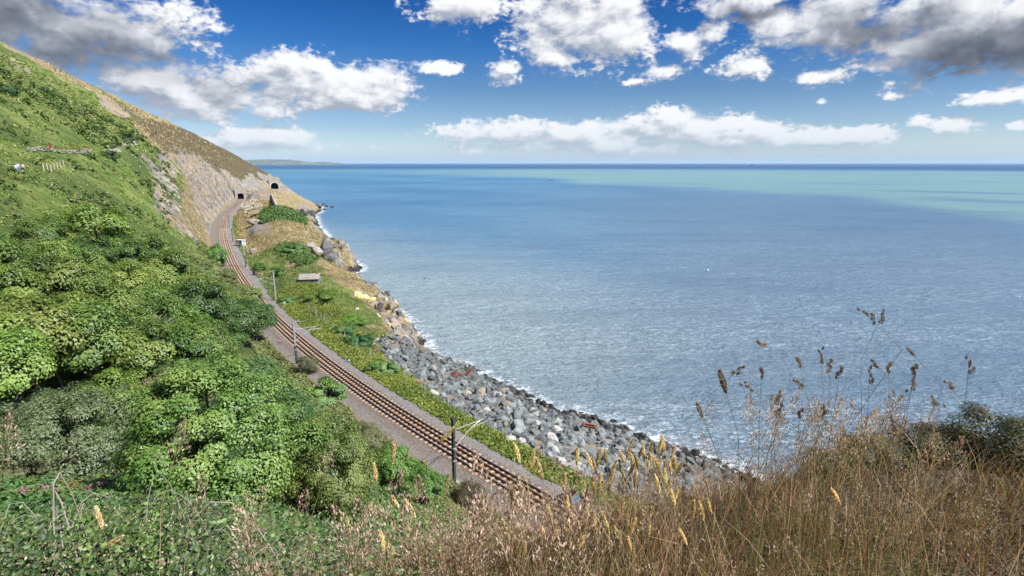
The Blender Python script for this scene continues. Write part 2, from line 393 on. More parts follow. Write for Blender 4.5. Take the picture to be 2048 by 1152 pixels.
# slope (for cliffs) before roughening
_gs = np.gradient(HZ, axis=0) / np.gradient(SG, axis=0); _gt = np.gradient(HZ, axis=1) / np.gradient(TG, axis=1)
SLOPE = np.degrees(np.arctan(np.hypot(_gs, _gt)))
_cl = sstep(44, 58, SLOPE)
_camd = np.hypot(XG, YG)
_n_big = fbm(XG / 16, YG / 16, 4) * 1.5
_n_small = fbm(XG / 3.1 + 50, YG / 3.1, 3) * .42
_strata = np.abs(fbm(SG / 2.6 + HZ * .16, (TG + HZ) / 26, 4)) * 4.6 - 1.1
_far = sstep(60, 200, _camd)
_ridge = np.abs(fbm(XG / 30 + 9, YG / 30, 3)) * 3.0
_sea = sstep(-1, 9, TG) * sstep(7, 16, TG)
_gully = -np.abs(fbm(SG / 7.0 + 3, TG / 40, 3)) * 2.6 * sstep(16, 26, TG) * sstep(Y(84), Y(96), SG)
HZ = HZ + _flat * ((_n_big * (.35 + .65 * _far) + _n_small) * sstep(3, 10, _camd) + _cl * _strata * sstep(30, 80, _camd) + _gully - _ridge * _far * sstep(-55, -75, TG) * .5)

def height(x, y):
    s, t = st_of(x, y)
    return height_st(s, t)
def height_st(s, t):
    s = np.atleast_1d(np.asarray(s, float)); t = np.atleast_1d(np.asarray(t, float))
    i = np.clip(np.searchsorted(SS, s) - 1, 0, len(SS) - 2); j = np.clip(np.searchsorted(TT, t) - 1, 0, len(TT) - 2)
    a = np.clip((s - SS[i]) / (SS[i + 1] - SS[i]), 0, 1); b = np.clip((t - TT[j]) / (TT[j + 1] - TT[j]), 0, 1)
    return (HZ[i, j] * (1 - a) * (1 - b) + HZ[i + 1, j] * a * (1 - b) + HZ[i, j + 1] * (1 - a) * b + HZ[i + 1, j + 1] * a * b)
def hit(u, v, dmin=2.0, dmax=900.0):
    """first point of the land seen from the standpoint through a point of the photograph"""
    r = ray(u, v)
    D = np.exp(np.linspace(math.log(dmin), math.log(dmax), 900))
    k = D / r[1]
    z = CAMZ + r[2] * k
    h = height(r[0] * k, r[1] * k)
    below = np.nonzero((z < np.maximum(h, 0)))[0]
    i = below[0] if len(below) else len(D) - 1
    kk = k[i] if i == 0 else k[i - 1] + (k[i] - k[i - 1]) * ((z[i - 1] - max(h[i - 1], 0)) / max(1e-6, (z[i - 1] - max(h[i - 1], 0)) - (z[i] - max(h[i], 0))))
    return np.array([r[0] * kk, r[1] * kk, max(float(height([r[0] * kk], [r[1] * kk])[0]), 0)])
# ------------------------------------------------------------------ object helpers
def link(o, parent=None):
    COL.objects.link(o)
    if parent is not None: o.parent = parent
    return o
def mesh_from(name, V, F, mats=(), smooth=False, parent=None, mat_idx=None):
    me = bpy.data.meshes.new(name)
    V = np.asarray(V, np.float32)
    if isinstance(F, np.ndarray):
        n, k = F.shape
        me.vertices.add(len(V)); me.vertices.foreach_set('co', V.ravel())
        me.loops.add(n * k); me.loops.foreach_set('vertex_index', F.ravel().astype(np.int32))
        me.polygons.add(n); me.polygons.foreach_set('loop_start', np.arange(0, n * k, k, dtype=np.int32))
        try: me.polygons.foreach_set('loop_total', np.full(n, k, np.int32))
        except Exception: pass
        me.update(calc_edges=True)
    else:
        me.from_pydata([tuple(map(float, v)) for v in V], [], F)
    for m in (mats if isinstance(mats, (list, tuple)) else [mats]):
        if m: me.materials.append(m)
    if smooth: me.polygons.foreach_set('use_smooth', np.ones(len(me.polygons), bool))
    if mat_idx is not None: me.polygons.foreach_set('material_index', np.asarray(mat_idx, np.int32))
    me.update()
    return me
def obj(name, me, parent=None, loc=None, rz=None):
    o = bpy.data.objects.new(name, me)
    link(o, parent)
    if loc is not None: o.location = loc
    if rz is not None: o.rotation_euler[2] = rz
    return o
def tag(o, label=None, cat=None, group=None, kind=None):
    if label: o['label'] = label
    if cat: o['category'] = cat
    if group: o['group'] = group
    if kind: o['kind'] = kind
    return o
def thing(name, label, cat, loc=(0, 0, 0), rz=0.0, group=None):
    o = bpy.data.objects.new(name, None)
    o.empty_display_size = .3
    link(o); o.location = loc; o.rotation_euler[2] = rz
    return tag(o, label, cat, group)
class MB:
    """collects simple solids into one mesh"""
    def __init__(s): s.v = []; s.f = []
    def add(s, V, F):
        k = len(s.v); s.v += [tuple(map(float, p)) for p in V]; s.f += [tuple(i + k for i in f) for f in F]
    def box(s, c, d, rz=0.0, taper=1.0, rot=None):
        x, y, z = (q / 2 for q in d)
        P = [Vector((sx * x * (taper if sz > 0 else 1), sy * y * (taper if sz > 0 else 1), sz * z)) for sz in (-1, 1) for sx, sy in ((-1, -1), (1, -1), (1, 1), (-1, 1))]
        M = rot if rot is not None else Matrix.Rotation(rz, 3, 'Z')
        P = [M @ p + Vector(c) for p in P]
        s.add(P, [(3, 2, 1, 0), (4, 5, 6, 7), (0, 1, 5, 4), (1, 2, 6, 5), (2, 3, 7, 6), (3, 0, 4, 7)])
    def tube(s, pts, r, n=6, cap=True):
        pts = [Vector(p) for p in pts]
        rr = r if isinstance(r, (list, tuple)) else [r] * len(pts)
        V = []; F = []
        for i, p in enumerate(pts):
            d = (pts[min(i + 1, len(pts) - 1)] - pts[max(i - 1, 0)]).normalized()
            a = d.orthogonal().normalized() if i == 0 else (a - d * a.dot(d)).normalized()
            b = d.cross(a)
            for k in range(n):
                t = 2 * math.pi * k / n
                V.append(p + (a * math.cos(t) + b * math.sin(t)) * rr[i])
        for i in range(len(pts) - 1):
            for k in range(n):
                F.append((i * n + k, i * n + (k + 1) % n, (i + 1) * n + (k + 1) % n, (i + 1) * n + k))
        if cap: F += [tuple(range(n - 1, -1, -1)), tuple(range((len(pts) - 1) * n, len(pts) * n))]
        s.add(V, F)
    def build(s, name, mat, parent=None, smooth=False):
        return obj(name, mesh_from(name, s.v, s.f, mat, smooth), parent)
def plain(name, col, rough=.7, metal=0.0, var=.25, scale=6.0, bump=.0):
    m, t, b = material(name)
    tc = t.node('ShaderNodeTexCoord')
    n = t.noise(tc.outputs['Object'], scale, 5, .6)
    c = t.mix(t.ramp(n, .3, .7), tuple(q * (1 - var) for q in col), tuple(q * (1 + var) for q in col))
    t.l.new(c, b.inputs['Base Color'])
    b.inputs['Roughness'].default_value = rough; b.inputs['Metallic'].default_value = metal
    if bump: t.l.new(t.bump(n, .6, bump), b.inputs['Normal'])
    return m
def inside(poly, u, v):
    u = np.asarray(u); v = np.asarray(v); r = np.zeros(u.shape, bool)
    n = len(poly)
    for i in range(n):
        x0, y0 = poly[i]; x1, y1 = poly[(i + 1) % n]
        c = ((y0 > v) != (y1 > v)) & (u < (x1 - x0) * (v - y0) / (y1 - y0 + 1e-9) + x0)
        r ^= c
    return r

# ------------------------------------------------------------------ what covers the land
U_, V_ = project(np.stack([XG, YG, HZ], -1))
_wu = U_ + 20 * fbm(XG / 6, YG / 6, 3) * np.clip(220 / (_camd + 40), .3, 3); _wv = V_ + 13 * fbm(XG / 6 + 40, YG / 6, 3) * np.clip(220 / (_camd + 40), .3, 3)
def poly(*p): return inside(p, _wu, _wv).astype(float) * (YG > 20)
ROCK = _cl * sstep(Y(150), Y(168), SG)
ROCK = np.maximum(ROCK, sstep(15, 20, TG) * sstep(30, 42, SLOPE) * sstep(Y(84), Y(92), SG) * sstep(12, 7, HZ))
ROCK = np.maximum(ROCK, .0 * ROCK)
DRY = np.zeros_like(HZ); HEATH = np.zeros_like(HZ); GREEN = np.ones_like(HZ)
DRY = np.maximum(DRY, poly((0, 60), (0, 92), (60, 118), (130, 160), (200, 190), (262, 232), (330, 300), (420, 330), (560, 365), (545, 330), (430, 260), (250, 180)) * np.clip(.50 + 1.3 * fbm(SG / 60 + 5, (TG + HZ) / 14, 4) + .35 * 1.0 * sstep(26, 6, _wv - (80 + _wu * .486)), .1, .95))
DRY = np.maximum(DRY, sstep(Y(250), Y(320), SG) * .95 * np.maximum(sstep(250, 330, _wu), TG > 4))
DRY = np.maximum(DRY, poly((262, 240), (300, 290), (370, 335), (360, 440), (425, 512), (455, 500), (470, 380), (380, 300)))
HEATH = np.maximum(HEATH, poly((290, 235), (330, 300), (420, 350), (455, 385), (500, 380), (540, 350), (500, 315), (430, 275)) * .9)
HEATH = np.maximum(HEATH, poly((230, 200), (300, 250), (380, 300), (330, 300), (250, 225)) * .7)
ROCK = np.maximum(ROCK, poly((366, 328), (385, 330), (440, 395), (448, 425), (438, 470), (430, 500), (405, 440), (380, 390)) * .95)
ROCK = np.maximum(ROCK, poly((470, 380), (500, 345), (530, 370), (545, 395), (520, 402), (488, 398)) * .85)
ROCK = np.maximum(ROCK, poly((520, 345), (560, 360), (605, 378), (590, 388), (545, 384)) * .75)
ROCK = np.maximum(ROCK, poly((192, 190), (215, 196), (262, 228), (255, 242), (212, 222)) * .9)
ROCK = np.maximum(ROCK, poly((20, 120), (60, 138), (75, 150), (40, 140)) * .6)
ROCK = np.maximum(ROCK, poly((315, 330), (350, 335), (372, 352), (340, 350)) * .8)
ROCK = np.maximum(ROCK, poly((485, 460), (540, 430), (548, 462), (500, 470)) * .6)
GREEN = np.maximum(1 - np.maximum(DRY, HEATH), 0)
GREEN = np.maximum(GREEN, poly((40, 105), (160, 158), (300, 238), (290, 240), (150, 172), (50, 122)))
GREEN = np.maximum(GREEN, poly((275, 295), (330, 312), (365, 335), (300, 330)))
_ridgeland = (TG > 5) & (SG > Y(84))
_dryn = sstep(-.05, .35, fbm(XG / 9 + 3, YG / 14 + 8, 4) + .5 * sstep(16, 24, TG) - .1)
DRY = np.where(_ridgeland & (SG < Y(165)), np.maximum(.15, _dryn * .9), DRY)
DRY = np.where(_ridgeland & (SG >= Y(165)), np.maximum(.85, DRY), DRY)
GREEN = np.where(_ridgeland, np.clip(1 - DRY, 0, 1), GREEN)
KNOLL = poly((522, 430), (540, 416), (580, 418), (612, 440), (614, 464), (580, 472), (555, 458), (528, 458)) * (SG > Y(215)) * (TG > 12)
MOUND2 = poly((556, 500), (575, 486), (600, 488), (640, 520), (600, 530), (570, 512)) * (SG > Y(120)) * (SG < Y(200)) * (TG > 9)
GREEN = np.maximum(GREEN, np.maximum(KNOLL, MOUND2)); DRY = DRY * (1 - np.maximum(KNOLL, MOUND2))
GREEN = np.maximum(GREEN, poly((468, 462), (500, 460), (505, 500), (480, 505)) * (TG > 5))
PATH = sstep(1.25, .8, np.abs(TG - np.interp(SG, [s for s, _ in SECT], [np.nan_to_num(-33.0) for _ in SECT]))) * 0.0
TANFACE = poly((352, 335), (374, 352), (408, 440), (430, 508), (400, 492), (360, 440))
_brk = sstep(-.35, .25, fbm(SG / 7 + 31, (TG + HZ * .6) / 12, 4) + .12)
ROCK = np.clip(ROCK * (1 - .62 * TANFACE), 0, 1)
ROCK = np.where(TG < -4.5, ROCK * (.50 + .50 * _brk), ROCK)
_rip = (TG > np.interp(SG, [S_CAM - 26, Y(46), Y(62), Y(71), Y(80), Y(88), Y(95)], [8.6, 7.6, 8.4, 10, 13.2, 19, 24])) & (SG < Y(95))
ROCK = np.where(_rip, 1, ROCK); GREEN = np.where(_rip, 0, GREEN); DRY = np.where(_rip, 0, DRY)
_near = sstep(13, 10, _camd)
HEATH = np.maximum(HEATH, _near); DRY = DRY * (1 - _near); GREEN = GREEN * (1 - _near)
ORANGE = poly((755, 640), (790, 640), (800, 668), (815, 705), (790, 712), (765, 690), (752, 665)) * (TG > 14)
def sample(F, s, t):
    s = np.atleast_1d(s); t = np.atleast_1d(t)
    i = np.clip(np.searchsorted(SS, s), 0, len(SS) - 1); j = np.clip(np.searchsorted(TT, t), 0, len(TT) - 1)
    return F[i, j]

def land_material():
    m, t, b = material('land')
    g = t.node('ShaderNodeNewGeometry'); pos = g.outputs['Position']
    a = t.attr('cover'); sx = t.node('ShaderNodeSeparateColor'); t.l.new(a.outputs['Color'], sx.inputs[0])
    rock, dry, heath = sx.outputs[0], sx.outputs[1], sx.outputs[2]
    a2 = t.attr('cover_more'); s2 = t.node('ShaderNodeSeparateColor'); t.l.new(a2.outputs['Color'], s2.inputs[0])
    orange = s2.outputs[0]; lush = s2.outputs[1]; pale = s2.outputs[2]
    nb = t.noise(pos, .12, 5, .6); nm = t.noise(pos, .55, 5, .65); nf = t.noise(pos, 2.6, 5, .7); nv = t.noise(pos, 11.0, 3, .6)
    green = t.mix(t.ramp(nm, .35, .65), (.056, .094, .018), (.118, .172, .036))
    green = t.mix(t.ramp(nb, .42, .66), green, (.175, .205, .062))
    green = t.mix(t.math('MULTIPLY', t.ramp(t.noise(pos, .035, 5, .6), .46, .58), .75), green, (.055, .088, .024))
    green = t.mix(t.ramp(nf, .28, .42, .8, 0), green, (.030, .055, .012))
    straw = t.mix(t.ramp(nm, .35, .65), (.165, .128, .068), (.33, .27, .155))
    straw = t.mix(t.ramp(nf, .50, .66), straw, (.10, .105, .035))
    straw = t.mix(t.ramp(nf, .28, .42, 1, 0), straw, (.15, .10, .06))
    hea = t.mix(t.ramp(nf, .35, .65), (.045, .036, .024), (.135, .10, .06))
    hea = t.mix(t.ramp(t.noise(pos, .22, 5, .65), .50, .62), hea, (.085, .10, .032))
    hea = t.mix(t.ramp(nm, .60, .70), hea, (.27, .245, .20))
    st = t.mapping(pos, rot=(R(28), R(-38), R(25)), scale=(.35, 3.0, .5))
    ns = t.noise(st, .9, 7, .68, .4)
    rk = t.mix(t.ramp(ns, .36, .62), (.075, .073, .073), (.30, .285, .265))
    rk = t.mix(t.math('MULTIPLY', t.ramp(nb, .42, .62), .8), rk, (.30, .225, .135))
    rk = t.mix(t.ramp(ns, .38, .45, 1, 0), rk, (.035, .034, .036))
    warp = t.math('ADD', t.math('MULTIPLY', t.math('SUBTRACT', nf, .5), .9), t.math('MULTIPLY', t.math('SUBTRACT', nm, .5), .9))
    def msk(x, lo=.42, hi=.58): return t.ramp(t.math('ADD', x, warp), lo, hi)
    c = t.mix(msk(dry), green, straw)
    c = t.mix(msk(heath), c, hea)
    c = t.mix(t.math('MULTIPLY', lush, t.ramp(nf, .3, .5)), c, t.mix(nf, (.03, .06, .014), (.07, .12, .025)))
    c = t.mix(msk(rock), c, rk)
    c = t.mix(t.math('MULTIPLY', orange, t.ramp(nm, .50, .62)), c, (.44, .29, .11))
    c = t.mix(t.math('MULTIPLY', pale, t.ramp(nf, .35, .6)), c, (.48, .45, .40))
    z = t.sep(pos)[2]
    wet = t.ramp(t.math('ADD', z, t.math('MULTIPLY', nm, 1.6)), 1.6, 2.8, 1, 0)
    c = t.mix(wet, c, (.030, .028, .026))
    t.l.new(c, b.inputs['Base Color'])
    b.inputs['Roughness'].default_value = .85
    b.inputs['Specular IOR Level'].default_value = .2
    h = t.math('ADD', t.math('MULTIPLY', nf, .5), t.math('MULTIPLY', t.math('ADD', nv, t.math('MULTIPLY', ns, 1.6)), .22))
    t.l.new(t.bump(h, 1.0, .7), b.inputs['Normal'])
    return m

def bore_mask(s, t, z):
    """faces of the land that the two tunnel mouths pass through"""
    a = (np.abs(t) < 2.7) & (s > S_PORTAL - .9) & (s < S_PORTAL + 1.9)
    c = (np.abs(t - 28.0) < 3.3) & (s > S_PORTAL + 32.4) & (s < S_PORTAL + 37.8)
    return a | c
def build_land():
    ns, nt = HZ.shape
    idx = np.arange(ns * nt).reshape(ns, nt)
    F = np.stack([idx[:-1, :-1], idx[1:, :-1], idx[1:, 1:], idx[:-1, 1:]], -1).reshape(-1, 4)
    sc = (SG[:-1, :-1] + SG[1:, 1:]).ravel() / 2; tc = (TG[:-1, :-1] + TG[1:, 1:]).ravel() / 2
    F = F[~bore_mask(sc, tc, 0)]
    F = F[:, ::-1].copy()
    V = np.stack([XG, YG, HZ], -1).reshape(-1, 3)
    me = mesh_from('hillside', V, F, land_material(), smooth=True)
    def put(name, *ch):
        at = me.color_attributes.new(name, 'FLOAT_COLOR', 'POINT')
        d = np.ones((ns * nt, 4), np.float32)
        for i, c in enumerate(ch): d[:, i] = c.ravel()
        at.data.foreach_set('color', d.ravel())
    put('cover', ROCK, DRY, HEATH)
    put('cover_more', ORANGE, np.maximum(KNOLL, MOUND2), poly((760, 690), (800, 715), (790, 735), (760, 715)) * (TG > 8))
    tag(obj('hillside', me), kind='structure')
build_land()

# ------------------------------------------------------------------ sea
def sea_material():
    m, t, b = material('sea_water')
    g = t.node('ShaderNodeNewGeometry'); pos = g.outputs['Position']
    p = t.sep(pos)
    dist = t.vmath('LENGTH', pos)
    # sun and cloud shadow on the sea, painted as paler and darker water bands
    ld = t.math('LOGARITHM', t.math('MAXIMUM', dist, 10), 10)
    ang = t.math('ARCTAN2', p[0], p[1])
    q = t.comb(t.math('MULTIPLY', ang, 1.6), t.math('MULTIPLY', ld, 3.2), 0)
    n1 = t.noise(q, 1.6, 5, .55, .3)
    n0 = t.noise(t.mapping(pos, scale=(.004, .004, 1)), 1.0, 4, .55)
    wob = t.math('MULTIPLY', t.math('SUBTRACT', n1, .5), .35)
    edge = t.math('ADD', t.math('MULTIPLY', ang, -.62), 3.15)            # near rim of the painted sunlit band swings out to the left
    bank = t.ramp(t.math('ADD', t.math('SUBTRACT', ld, edge), wob), -.03, .07)  # sunlit stretch of sea, put into the water colour
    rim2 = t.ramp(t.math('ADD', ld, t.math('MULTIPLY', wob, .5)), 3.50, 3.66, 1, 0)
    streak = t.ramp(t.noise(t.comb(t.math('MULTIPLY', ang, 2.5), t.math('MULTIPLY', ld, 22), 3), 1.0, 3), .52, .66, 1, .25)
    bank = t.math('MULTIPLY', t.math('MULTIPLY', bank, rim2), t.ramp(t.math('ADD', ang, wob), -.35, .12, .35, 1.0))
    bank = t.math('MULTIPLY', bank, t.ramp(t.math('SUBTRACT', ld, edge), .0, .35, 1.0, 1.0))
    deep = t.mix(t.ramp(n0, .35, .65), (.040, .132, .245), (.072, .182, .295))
    near = t.mix(t.ramp(n0, .35, .65), (.195, .262, .295), (.265, .325, .350))  # silvery sheen of the near water put into its base colour
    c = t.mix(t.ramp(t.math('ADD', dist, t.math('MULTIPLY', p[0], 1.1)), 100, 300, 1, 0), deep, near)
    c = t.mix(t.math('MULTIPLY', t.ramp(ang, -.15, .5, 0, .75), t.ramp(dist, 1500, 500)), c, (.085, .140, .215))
    c = t.mix(t.math('MULTIPLY', bank, streak), c, (.125, .230, .255))  # paler sunlit band painted into the water colour
    far = t.ramp(dist, 2600, 5200)
    c = t.mix(far, c, (.006, .060, .165))
    # waves
    wv = t.mapping(pos, rot=(0, 0, R(-16)), scale=(.48, 1.0, 1))
    w1 = t.noise(wv, .085, 3, .5, .2); w2 = t.noise(wv, .42, 4, .6, .5); w3 = t.noise(wv, 1.35, 4, .6, .6)
    fade = t.math('DIVIDE', 1.0, t.math('ADD', 1.0, t.math('DIVIDE', dist, 900)))
    w4 = t.noise(wv, 3.1, 3, .6, .8)
    h = t.math('ADD', t.math('ADD', t.math('MULTIPLY', w1, 2.8), t.math('MULTIPLY', w2, 1.7)), t.math('ADD', t.math('MULTIPLY', w3, 1.15), t.math('MULTIPLY', w4, .38)))
    nrm = t.bump(h, t.math('MULTIPLY', fade, 1.0), 1.0)
    # foam where the swell breaks on the rocks, then painted ripple glitter
    a = t.attr('shore').outputs['Fac']
    fn = t.noise(pos, .55, 6, .72, .8)
    foam = t.math('MULTIPLY', t.ramp(t.math('ADD', fn, t.math('MULTIPLY', a, .42)), .72, .86), .9)
    haze = t.math('MULTIPLY', t.ramp(a, .0, 1.0), t.ramp(t.noise(pos, .2, 4, .6), .35, .6))
    c = t.mix(t.math('MULTIPLY', haze, .75), c, (.235, .225, .265))
    c = t.mix(foam, c, (.62, .66, .70))
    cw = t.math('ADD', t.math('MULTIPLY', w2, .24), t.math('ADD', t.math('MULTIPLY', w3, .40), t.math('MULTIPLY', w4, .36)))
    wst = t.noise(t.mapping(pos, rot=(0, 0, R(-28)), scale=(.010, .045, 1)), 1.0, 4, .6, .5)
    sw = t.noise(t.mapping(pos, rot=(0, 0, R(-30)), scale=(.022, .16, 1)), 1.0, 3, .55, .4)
    c = t.mix(t.math('MULTIPLY', t.math('ADD', t.ramp(wst, .50, .30, 0, .28), t.ramp(sw, .50, .36, 0, .26)), t.ramp(dist, 1800, 500), clamp=True), c, t.mix(1.0, c, (.60, .74, .86), 'MULTIPLY'))  # darker bluish patches imitate cloud shadow in the water colour
    crest_glint = t.math('MULTIPLY', t.math('MULTIPLY', t.ramp(wst, .34, .60, .15, 1.35), 1.0), t.ramp(cw, .49, .62))
    crest_glint = t.math('MULTIPLY', crest_glint, t.ramp(ld, 1.8, 2.9, .60, .10), clamp=True)
    c = t.mix(crest_glint, c, (.38, .47, .54))  # bright ripple reflections painted as paler crests
    c = t.mix(t.math('MULTIPLY', t.ramp(cw, .50, .38), t.ramp(ld, 1.8, 2.9, .60, .06)), c, (.030, .085, .125))  # dark side of the ripples likewise put into the colour
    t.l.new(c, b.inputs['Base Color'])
    t.l.new(t.math('MAXIMUM', t.ramp(foam, 0, 1, .0, .7), t.ramp(ld, 2.0, 3.4, .16, .55)), b.inputs['Roughness'])
    t.l.new(t.ramp(ld, 2.2, 3.6, .5, .16), b.inputs['Specular IOR Level'])
    b.inputs['IOR'].default_value = 1.333
    t.l.new(nrm, b.inputs['Normal'])
    return m
def build_sea():
    m = sea_material()
    # fine mesh along the shore carries the measure of how near the rocks are; a wide sheet reaches the horizon
    s = np.unique(np.r_[np.arange(S_CAM - 60, S_PORTAL + 130, 2.0)])
    rows = [np.interp(S_ALL, S_ALL, S_ALL)]
    shore_t = np.empty(len(s))
    tt = np.linspace(5, 90, 341)
    for i, q in enumerate(s):
        h = height_st(np.full(len(tt), q), tt)
        w = np.nonzero(h > 0.1)[0]
        shore_t[i] = tt[w[-1]] if len(w) else 20
    xs = np.r_[-90000, -30000, -9000, -4000, -2000, -1000, -600, np.arange(-400, 320, 5.0), 350, 500, 900, 2000, 4000, 9000, 30000, 90000]
    ys = np.r_[-3000, -600, -100, np.arange(-20, 720, 5.0), 800, 1000, 1400, 2000, 3200, 5000, 9000, 20000, 50000, 120000]
    X, Yg = np.meshgrid(xs, ys, indexing='ij')
    ns, nt = X.shape
    idx = np.arange(ns * nt).reshape(ns, nt)
    F = np.stack([idx[:-1, :-1], idx[1:, :-1], idx[1:, 1:], idx[:-1, 1:]], -1).reshape(-1, 4)
    V = np.stack([X, Yg, np.zeros_like(X)], -1).reshape(-1, 3)
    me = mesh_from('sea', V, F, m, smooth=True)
    S_, T_ = st_of(V[:, 0], V[:, 1])
    st = np.interp(S_, s, shore_t)
    near = np.clip(1 - (T_ - st) / 7.5, 0, 1) * (np.abs(V[:, 0]) < 380) * (V[:, 1] > -15) * (V[:, 1] < 720)
    at = me.attributes.new('shore', 'FLOAT', 'POINT')
    at.data.foreach_set('value', near.astype(np.float32))
    tag(obj('sea', me), kind='structure')
build_sea()

# ------------------------------------------------------------------ ballast bed
def ballast_material():
    m, t, b = material('ballast')
    uv = t.node('ShaderNodeUVMap'); uv.uv_map = 'track'
    g = t.node('ShaderNodeNewGeometry'); pos = g.outputs['Position']
    q = t.sep(uv.outputs[0]); off = t.math('ADD', q[1], t.math('MULTIPLY', t.math('SUBTRACT', t.noise(pos, .9, 4), .5), .9))
    vo = t.node('ShaderNodeTexVoronoi'); t.l.new(pos, vo.inputs['Vector']); vo.inputs['Scale'].default_value = 13
    sp = t.node('ShaderNodeSeparateColor'); t.l.new(vo.outputs['Color'], sp.inputs[0])
    c = t.mix(sp.outputs[0], (.070, .066, .062), (.270, .252, .240))
    aff = t.math('ABSOLUTE', off)
    rust = t.ramp(aff, 1.25, 1.75, 1, 0)
    c = t.mix(t.math('MULTIPLY', rust, .9), c, t.mix(sp.outputs[1], (.085, .048, .030), (.20, .12, .08)))
    dirt = t.math('MULTIPLY', t.ramp(off, -2.7, -3.5), t.ramp(t.noise(pos, .5, 4), .4, .6, .5, 1))
    c = t.mix(dirt, c, t.mix(sp.outputs[2], (.11, .075, .05), (.25, .185, .135)))
    brown = t.math('MULTIPLY', t.ramp(off, -1.5, -1.9), t.ramp(off, -2.6, -2.1))
    c = t.mix(t.math('MULTIPLY', brown, .35), c, (.17, .11, .075))
    t.l.new(c, b.inputs['Base Color']); b.inputs['Roughness'].default_value = .9
    t.l.new(t.bump(vo.outputs['Distance'], 1.0, -.06), b.inputs['Normal'])
    return m
T_PROF = [(-5.0, 11.98), (-4.2, 12.03), (-3.0, 12.05), (-2.3, 12.14), (-1.6, 12.30), (1.6, 12.30), (2.3, 12.16), (3.2, 12.06), (4.3, 12.02), (5.0, 11.94)]
RAIL_TOP = 12.55
def build_ballast():
    s = np.arange(S_CAM - 55, S_PORTAL + 30, 1.0)
    tp = np.linspace(-4.3, 3.5, 41)
    S2, T2 = np.meshgrid(s, tp, indexing='ij')
    Z = np.interp(T2, [p[0] for p in T_PROF], [p[1] for p in T_PROF]) + .03 * perlin(S2 * .8, T2 * 1.3) * (np.abs(T2) < 4.8)
    T3 = T2 + np.where((T2 < -3.6) | (T2 > 2.9), .35 * perlin(S2 * .35, T2 * .1 + 4), 0)
    shrink = np.where(S2 > S_PORTAL - 6, .58, 1.0)
    X, Yb = xy_of(S2, T3 * shrink)
    ns, nt = X.shape
    idx = np.arange(ns * nt).reshape(ns, nt)
    F = np.stack([idx[:-1, :-1], idx[:-1, 1:], idx[1:, 1:], idx[1:, :-1]], -1).reshape(-1, 4)
    me = mesh_from('ballast_bed', np.stack([X, Yb, Z], -1).reshape(-1, 3), F, ballast_material(), smooth=True)
    uv = me.uv_layers.new(name='track')
    li = F.ravel()
    uv.data.foreach_set('uv', np.stack([S2.ravel()[li], T2.ravel()[li]], -1).astype(np.float32).ravel())
    tag(obj('ballast_bed', me), kind='structure')
build_ballast()

